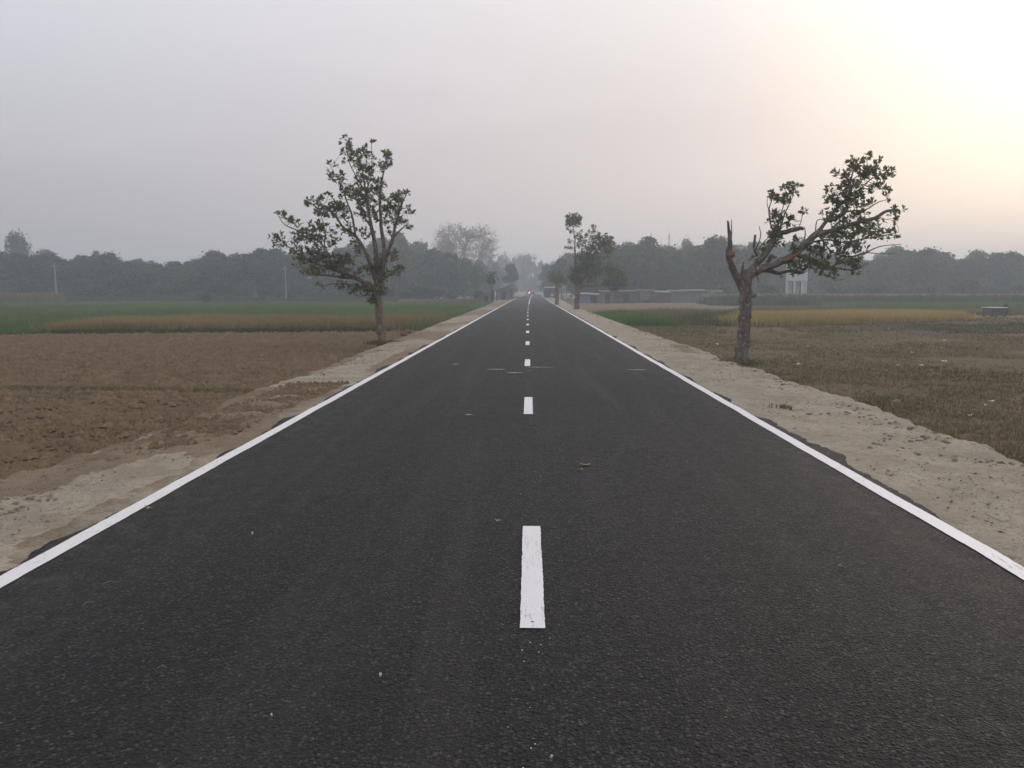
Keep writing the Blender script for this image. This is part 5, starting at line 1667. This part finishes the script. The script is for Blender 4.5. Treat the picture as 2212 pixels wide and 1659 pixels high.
def person(loc, rz, pose, label, top_m, leg_m, h=1.65):
    root = empty('person', loc, rz)
    root.scale = (h / 1.7,) * 3
    tag(root, label, 'person')
    if pose == 'walk':
        J = [((0, 0, 0.92), (0.13, 0.10)), ((0, 0, 1.12), (0.13, 0.09)), ((0, 0, 1.36), (0.15, 0.10)), ((0, 0.01, 1.47), 0.055), ((0, 0.03, 1.53), 0.05),
             ((0, 0.03, 1.62), (0.078, 0.09)), ((0, 0.02, 1.70), (0.05, 0.06)),
             ((-0.19, 0, 1.39), 0.055), ((-0.24, -0.05, 1.12), 0.042), ((-0.23, 0.05, 0.90), 0.034), ((-0.22, 0.09, 0.80), 0.03),
             ((0.19, 0, 1.39), 0.055), ((0.24, 0.05, 1.12), 0.042), ((0.24, 0.12, 0.90), 0.034), ((0.23, 0.16, 0.81), 0.03),
             ((-0.09, 0.02, 0.86), 0.085), ((-0.10, 0.16, 0.48), 0.062), ((-0.10, 0.12, 0.09), 0.042), ((-0.10, 0.26, 0.035), 0.035),
             ((0.09, -0.02, 0.86), 0.085), ((0.10, -0.04, 0.47), 0.062), ((0.10, -0.24, 0.12), 0.042), ((0.10, -0.14, 0.03), 0.035)]
    else:
        J = [((0, 0, 0.50), (0.15, 0.12)), ((0, 0.02, 0.70), (0.14, 0.10)), ((0, 0.05, 0.93), (0.16, 0.10)), ((0, 0.07, 1.04), 0.055), ((0, 0.09, 1.10), 0.05),
             ((0, 0.11, 1.19), (0.078, 0.09)), ((0, 0.10, 1.27), (0.05, 0.06)),
             ((-0.19, 0.05, 0.96), 0.055), ((-0.25, 0.12, 0.72), 0.042), ((-0.16, 0.32, 0.62), 0.034), ((-0.12, 0.40, 0.60), 0.03),
             ((0.19, 0.05, 0.96), 0.055), ((0.25, 0.12, 0.72), 0.042), ((0.16, 0.32, 0.62), 0.034), ((0.12, 0.40, 0.60), 0.03),
             ((-0.10, 0.06, 0.50), 0.085), ((-0.13, 0.44, 0.50), 0.065), ((-0.13, 0.42, 0.09), 0.042), ((-0.13, 0.55, 0.035), 0.035),
             ((0.10, 0.06, 0.50), 0.085), ((0.13, 0.44, 0.50), 0.065), ((0.13, 0.42, 0.09), 0.042), ((0.13, 0.55, 0.035), 0.035)]
    E = [(0, 1), (1, 2), (2, 3), (3, 4), (4, 5), (5, 6), (2, 7), (7, 8), (8, 9), (9, 10), (2, 11), (11, 12), (12, 13), (13, 14), (0, 15), (15, 16), (16, 17), (17, 18), (0, 19), (19, 20), (20, 21), (21, 22)]
    body = skin_body('body', J, E, M['skin'], root)
    hx = J[5][0]
    skin_body('hair', [((hx[0], hx[1] - 0.02, hx[2] + 0.03), (0.082, 0.09)), ((hx[0], hx[1] - 0.03, hx[2] + 0.09), (0.06, 0.07))], [(0, 1)], M['hair'], root, 1)
    g = 1.14
    def grow(ids, ed, nm, m_):
        skin_body(nm, [(J[i][0], tuple(q * g + 0.008 for q in (J[i][1] if isinstance(J[i][1], tuple) else (J[i][1],) * 2))) for i in ids], ed, m_, root)
    grow([0, 1, 2, 7, 8, 11, 12], [(0, 1), (1, 2), (2, 3), (3, 4), (2, 5), (5, 6)], 'shirt', top_m)
    grow([0, 15, 16, 17, 19, 20, 21], [(0, 1), (1, 2), (2, 3), (0, 4), (4, 5), (5, 6)], 'trousers', leg_m)
    # hands: palm with five fingers
    for idx, s in ((10, -1), (14, 1)):
        p = Vector(J[idx][0])
        jj = [(tuple(p), 0.028), (tuple(p + Vector((0, 0.03, -0.06))), (0.034, 0.018))]
        ee = [(0, 1)]
        for f in range(4):
            a = len(jj)
            off = (f - 1.5) * 0.018
            jj += [(tuple(p + Vector((off, 0.045, -0.10))), 0.009), (tuple(p + Vector((off, 0.055, -0.145 + abs(f - 1.3) * 0.01))), 0.008)]
            ee += [(1, a), (a, a + 1)]
        a = len(jj)
        jj += [(tuple(p + Vector((-s * 0.04, 0.05, -0.05))), 0.010), (tuple(p + Vector((-s * 0.055, 0.065, -0.085))), 0.009)]
        ee += [(0, a), (a, a + 1)]
        skin_body('hand', jj, ee, M['skin'], body, 1)
    for idx in (18, 22):
        q = J[idx][0]
        skin_body('shoe', [((q[0], q[1] - 0.14, 0.045), (0.045, 0.045)), ((q[0], q[1] - 0.03, 0.04), (0.045, 0.035)), ((q[0], q[1] + 0.05, 0.03), (0.04, 0.028))], [(0, 1), (1, 2)], M['rubber'], root, 1)
    return root


p = ap(1176 - 1.0, 643, 158)
person((p[0] + 0.12, 158, -0.02), 0.0, 'walk', 'person in dark clothes walking away on the right road edge', M['cloth_dark'], M['cloth_dark'], 1.62)
pw_ = ap(1193.5, 640, 164)
bench_z = -0.09
person((pw_[0], 164, bench_z), 0.6, 'sit', 'person in white sitting on a bench by the right roadside', M['cloth_white'], M['cloth_white'], 1.6)
mb = MB()
root = empty('bench', (pw_[0], 164, bench_z), 0.6)
tag(root, 'low timber bench under the seated person in white', 'bench')
MB().box(-0.7, 0.7, -0.2, 0.22, 0.34, 0.39).build('seat', M['timber'], root)
for sx in (-0.6, 0.6):
    for sy in (-0.15, 0.16):
        MB().box(sx - 0.03, sx + 0.03, sy - 0.03, sy + 0.03, -0.1, 0.338).build('leg', M['timber'], root)

# open stall behind
p = ap(1192, 645, 168)
root = empty('tea_stall', (p[0] - 0.3, 168, -0.1))
tag(root, 'open timber stall with a flat tin roof behind the seated person', 'stall')
for sx in (-1.0, 1.2):
    for sy in (-0.9, 0.9):
        MB().box(sx - 0.06, sx + 0.06, sy - 0.06, sy + 0.06, -0.1, 2.1).build('post', M['timber'], root)
V = []
for yy, zz in ((-1.2, 2.12), (1.2, 2.35)):
    for i in range(31):
        V.append((-1.3 + 2.8 * i / 30, yy, zz + (0.02 if i % 2 else -0.02)))
r_ = np_mesh('roof', np.array(V), np.array([(i, i + 1, i + 32, i + 31) for i in range(30)]), M['tin'], root)
r_.modifiers.new('thick', 'SOLIDIFY').thickness = 0.04
MB().box(-1.0, 1.2, 0.5, 0.9, 0.0, 0.85).build('counter', M['shed_brown'], root)
MB().box(-1.0, 1.2, 0.95, 1.0, -0.1, 2.0).build('back_wall', M['tin_dark'], root)
for x, D, lab in [(1186.5, 176, 'thin post standing left of the open stall'), (1216, 150, 'short dark post by the small round verge tree')]:
    q = ap(x, 640, D)
    mb = MB()
    mb.tube(np.array([(0, 0, -0.2), (0.03, 0, 0.9), (0, 0, 1.7)]), [0.09, 0.08, 0.06], 7, True, 0.1, 2)
    tag(mb.build('post', M['timber'], loc=(q[0], D, -0.1)), lab, 'post')
# pale slabs and heap on the right shoulder
for x, y, s, lab in [(1216, 641.5, 0.7, 'pale flat slab on the shoulder below the stall'), (1229, 646, 0.6, 'pale stone lump left of the round verge tree')]:
    q = gp(x, y, -0.1)
    mb = MB()
    P, R = spline([(0, 0, -0.1), (0, 0, 0.05), (0.03, 0, 0.22), (0.02, 0, 0.3)], [s * 0.8, s * 0.75, s * 0.55, s * 0.2], 2)
    mb.tube(P, R, 8, True, 0.16, 9)
    tag(mb.build('stone_slab', M['shed_wash'], loc=q), lab, 'stone')


def car(loc, rz):
    root = empty('car', loc, rz)
    tag(root, 'dark vehicle driving away with one red tail lamp lit', 'car')
    # rear is towards -y
    mb = MB()
    W2 = 0.86
    prof = [(-2.0, 0.42), (-2.05, 0.62), (-2.02, 0.98), (-0.2, 1.02), (1.0, 0.98), (1.95, 0.86), (2.05, 0.6), (1.98, 0.34), (-1.95, 0.32)]
    vs = [(-W2 * (0.97 if z > 0.9 else 1), y, z) for y, z in prof] + [(W2 * (0.97 if z > 0.9 else 1), y, z) for y, z in prof]
    n = len(prof)
    fs = [tuple(range(n - 1, -1, -1)), tuple(range(n, 2 * n))] + [(i, (i + 1) % n, (i + 1) % n + n, i + n) for i in range(n)]
    mb.add(vs, fs)
    bo = mb.build('body', M['car_paint'], root)
    bv = bo.modifiers.new('bevel', 'BEVEL')
    bv.width, bv.segments = 0.05, 2
    mb = MB()
    mb.box(-0.83, 0.83, -1.98, 1.05, 0.99, 1.60, (-0.70, 0.70, -1.75, 0.35))
    co = mb.build('cabin', M['car_paint'], root)
    bv = co.modifiers.new('bevel', 'BEVEL')
    bv.width, bv.segments = 0.06, 2
    mb = MB()
    mb.add([(-0.68, -1.955, 1.08), (0.68, -1.955, 1.08), (0.60, -1.815, 1.48), (-0.60, -1.815, 1.48)], [(0, 1, 2, 3)])
    rw = mb.build('rear_window', M['car_glass'], root)
    rw.modifiers.new('thick', 'SOLIDIFY').thickness = 0.015
    for s in (-1, 1):
        mb = MB()
        mb.add([(s * 0.825, -1.7, 1.08), (s * 0.825, 0.75, 1.08), (s * 0.735, 0.35, 1.48), (s * 0.735, -1.6, 1.48)], [(0, 1, 2, 3)])
        sw = mb.build('side_window', M['car_glass'], root)
        sw.modifiers.new('thick', 'SOLIDIFY').thickness = 0.03
        mb = MB()
        mb.box(s * 0.72 - 0.10, s * 0.72 + 0.10, -2.085, -2.02, 0.72, 0.98)
        lamp = mb.build('tail_lamp', M['lit_lamp'] if s < 0 else M['lens_red'], root)
        if s < 0:
            lamp['label'] = 'glowing red tail lamp'
        mb = MB()
        mb.box(s * 0.93 - 0.09, s * 0.93 + 0.09, 0.55, 0.75, 1.0, 1.15)
        mb.build('mirror', M['car_paint'], root)
        for y in (-1.3, 1.3):
            mb = MB()
            mb.tube(np.array([(s * 0.66, y, 0.32), (s * 0.70, y, 0.32), (s * 0.84, y, 0.32), (s * 0.88, y, 0.32)]), [0.29, 0.32, 0.32, 0.29], 18)
            wh = mb.build('wheel', M['rubber'], root, smooth=False)
            mb = MB()
            mb.tube(np.array([(s * 0.87, y, 0.32), (s * 0.90, y, 0.32)]), [0.19, 0.17], 14)
            mb.build('rim', M['chrome'], wh)
    MB().box(-0.84, 0.84, -2.14, -2.03, 0.40, 0.56).build('bumper', M['rubber'], root)
    MB().box(-0.26, 0.26, -2.16, -2.142, 0.43, 0.54).build('number_plate', M['cloth_white'], root)
    return root


pcar = ap(1149.5, 640, 228)
car((pcar[0], 228, 0.0), -0.03)


def hen(x, D, rz, label):
    q = ap(x, 640, D)
    root = empty('hen', (q[0], D, 0.0), rz)
    tag(root, label, 'hen')
    skin_body('body', [((0, 0, 0.26), (0.09, 0.09)), ((0, -0.10, 0.27), (0.085, 0.08)), ((0, -0.20, 0.34), (0.03, 0.05)), ((0, -0.25, 0.42), (0.012, 0.04)), ((0, 0.09, 0.31), (0.05, 0.05)), ((0, 0.13, 0.41), (0.03, 0.03)), ((0, 0.15, 0.46), (0.032, 0.034)), ((0, 0.20, 0.455), (0.008, 0.008))],
              [(0, 1), (1, 2), (2, 3), (0, 4), (4, 5), (5, 6), (6, 7)], M['hen'], root, 1)
    for s in (-0.04, 0.04):
        mb = MB()
        mb.tube(np.array([(s, 0, 0.2), (s, -0.02, 0.11), (s, 0, 0.01)]), [0.02, 0.011, 0.01], 5)
        mb.build('leg', M['dry_leaf'], root)
        MB().box(s - 0.03, s + 0.03, -0.02, 0.07, 0.0, 0.012).build('foot', M['dry_leaf'], root)


hen(1162.6, 196, 0.5, 'left one of two dark hens on the far road')
hen(1167.4, 196, 1.2, 'right one of two dark hens on the far road')


# ------------------------------------------------------------------ small things lying about
def scrap(name, pt, sx, sy, sz, mat, label, cat, group=None, seed=0, curl=0.3):
    """crumpled thin piece"""
    rg = np.random.default_rng(seed)
    n = 5
    V = []
    for i in range(n):
        for j in range(n):
            u, v = i / (n - 1) * 2 - 1, j / (n - 1) * 2 - 1
            e = 1 - 0.25 * (u * u + v * v) * rg.random()
            V.append((u * sx * e, v * sy * e, sz * (rg.random() + curl * u * u)))
    F = [(i * n + j, i * n + j + 1, (i + 1) * n + j + 1, (i + 1) * n + j) for i in range(n - 1) for j in range(n - 1)]
    o = np_mesh(name, np.array(V), np.array(F), mat, smooth=True, loc=pt)
    o.rotation_euler = (0, 0, rg.random() * 6.28)
    o.modifiers.new('thick', 'SOLIDIFY').thickness = 0.004
    return tag(o, label, cat, group)


zF = FIELD_Z + 0.03
for i, (x, y, s) in enumerate([(2041, 736, 0.07), (1971, 763, 0.06), (1788 + 132, 710, 0.05), (2039, 782, 0.075), (1938, 790, 0.05), (1990, 790, 0.05), (2140, 868, 0.045), (2130, 876, 0.03), (2095, 898, 0.03), (1745, 748, 0.04)]):
    scrap('litter_scrap', gp(x * 1.0, y, zF + 0.02), s, s * 0.8, s * 0.5, M['litter'], 'scrap of pale litter lying on the right stubble field', 'litter', 'pale litter scraps on the right field', i)
scrap('litter_scrap', gp(1550, 745, zF), 0.07, 0.05, 0.05, M['litter'], 'white scrap in the soil left of the leaning tree', 'litter', None, 31)
scrap('litter_scrap', gp(1726, 789, zF), 0.06, 0.05, 0.04, M['litter'], 'white scrap right of the leaning tree foot', 'litter', None, 33)
for i, (x, y, sx, sy, lab) in enumerate([(322, 1100, 0.05, 0.016, 'curled yellow leaf beside the left edge line'), (1264, 1005.5, 0.055, 0.03, 'dry tan leaf on the road right of the dashes'), (1075, 1127, 0.022, 0.018, 'small tan leaf left of the nearest dash'),
                                         (1255, 1017, 0.025, 0.02, 'crumb of dry leaf below the tan leaf'), (1816, 1227, 0.02, 0.014, 'dry leaf fragment near the right edge line'), (545, 1155, 0.006, 0.005, 'tiny pale chip in the left lane'),
                                         (587, 1551, 0.004, 0.004, 'tiny white chip near the bottom left of the road'), (1191, 1641, 0.006, 0.004, 'white chip at the bottom below the dashes'), (822, 1463, 0.006, 0.005, 'tan chip left of the lower dash end')]):
    scrap('dry_leaf', gp(x, y, 0.004), sx, sy, 0.012, M['dry_leaf'] if i < 5 else M['litter'], lab, 'leaf' if i < 5 else 'chip', None, 50 + i, 0.6)
# straws
for i, (x, y, l_, a) in enumerate([(236, 1260, 0.035, 0.5), (190, 1305, 0.03, 1.1), (350, 1443, 0.02, 0.2), (1767, 1277, 0.02, 1.4), (1265, 1278, 0.02, 0.1), (1150, 1360, 0.0, 0)]):
    if l_ == 0:
        continue
    q = gp(x, y, 0.004)
    mb = MB()
    mb.tube(np.array([(-l_, 0, 0), (0, 0.01, 0.008), (l_, -0.005, 0.002)]), [0.0016, 0.002, 0.0012], 5)
    o = mb.build('straw', M['dry_leaf'], loc=q)
    o.rotation_euler = (0, 0, a)
    tag(o, 'thin dry straw lying on the asphalt', 'straw', 'straws on the road')
# pale scuff streaks worn into the asphalt: parts of the road
for i, (x, y, w_, l_) in enumerate([(1072, 798, 0.42, 0.10), (1112, 805.5, 0.34, 0.09), (1166, 793.5, 0.6, 0.07), (1376, 799, 0.42, 0.09), (985, 787, 0.15, 0.12), (1013, 896, 0.09, 0.06), (1143, 801, 0.12, 0.03)]):
    q = gp(x, y, 0.0)
    n = 26
    t = np.linspace(-1, 1, n)
    hw = l_ / 2 * (1 - np.abs(t) ** 1.6) * (0.6 + 0.8 * rng.random(n))
    cyv = rng.normal(0, l_ * 0.10, n)
    V = np.vstack([np.stack([q[0] + t * w_ / 2, q[1] + cyv - hw, 0 * t + 0.004], 1), np.stack([q[0] + t * w_ / 2, q[1] + cyv + hw, 0 * t + 0.004], 1)])
    k_ = np.arange(n - 1)
    np_mesh('scuff_mark', V, np.stack([k_, k_ + 1, k_ + 1 + n, k_ + n], 1), M['scuff'], road)
# paint spatters along the centre line: parts of the road
V, F = [], []
for i in range(32):
    yy = random.choice([random.uniform(2.2, 3.3), random.uniform(5.0, 9.2), random.uniform(1.6, 3.0)])
    xx = random.gauss(0.02, 0.05)
    r = random.uniform(0.0015, 0.0045)
    m_ = len(V)
    V += [(xx + r * math.cos(a) * random.uniform(0.6, 1.2), yy + r * 1.6 * math.sin(a), 0.0035) for a in (0, 1.57, 3.14, 4.71)]
    F.append((m_, m_ + 1, m_ + 2, m_ + 3))
tag(np_mesh('paint_spatter', np.array(V), np.array(F), M['paint'], road), kind='stuff')
# black hole in the nearest dash
mb = MB()
q = gp(1150.5, 1342.5, 0.0075)
mb.tube(np.array([(0, 0, 0), (0, 0, 0.004)]), [0.008, 0.006], 8)
mb.build('bolt_hole', M['rubber'], road, loc=(q[0], q[1], 0.003))

# weeds gathered round the feet of the two near trees
for bb, lab in ((b0, 'dry weeds and crumbs round the foot of the left verge tree'), (b1, 'dry weeds and crumbs round the foot of the leaning tree')):
    pt = np.array([[bb[0], bb[1]]] * 260) + rng.normal(0, 0.26, (260, 2))
    pt = pt[np.hypot(pt[:, 0] - bb[0], pt[:, 1] - bb[1]) > 0.15]
    blades('foot_weeds', pt, M['grass_dry'], 0.07, 0.010, 3, 0.04, 1.1, z=-0.10 if bb is b0 else -0.12, label=lab, cat='weeds', hvar=0.6)
# tuft and stones on the verges
q = gp(1692, 882, -0.05)
pt = np.array([[q[0], q[1]]] * 22) + rng.normal(0, 0.05, (22, 2))
o = blades('grass_tuft', pt, M['weed_mix'], 0.07, 0.012, 3, 0.02, 1.3, z=-0.06)
o['kind'] = 'thing'
tag(o, 'small flattened grass tuft alone on the sandy right verge', 'grass tuft')
for x, y, s, lab in [(1938, 868, 0.035, 'flat tan stone at the field edge right of the verge'), (880, 722, 0.16, 'brown earth lump beside the left verge tree')]:
    q = gp(x, y, -0.10 if x < 1000 else -0.12)
    mb = MB()
    P, R = spline([(0, 0, -0.05), (0, 0, 0.0), (0.02, 0, s * 0.7), (0.02, 0, s)], [s * 1.3, s * 1.4, s * 1.0, s * 0.25], 2)
    mb.tube(P, R, 9, True, 0.18, 9)
    tag(mb.build('stone', M['sand_clod'] if x > 1000 else M['clod'], loc=q), lab, 'stone')

# ------------------------------------------------------------------ haze
hm = bpy.data.materials.new('haze')
hm.use_nodes = True
for n in list(hm.node_tree.nodes):
    hm.node_tree.nodes.remove(n)
hh = NT(hm.node_tree)
pv = hh.n('ShaderNodeVolumePrincipled')
pv.inputs['Color'].default_value = (0.80, 0.89, 0.98, 1)
pv.inputs['Density'].default_value = 0.0024
pv.inputs['Anisotropy'].default_value = 0.35
ho = hh.n('ShaderNodeOutputMaterial')
hh.link(pv.outputs[0], ho.inputs['Volume'])
mb = MB()
mb.box(-1450, 1450, -60, 1550, -1.5, 24)
tag(mb.build('haze', hm), 'pale evening haze over the fields', 'haze', kind='stuff')
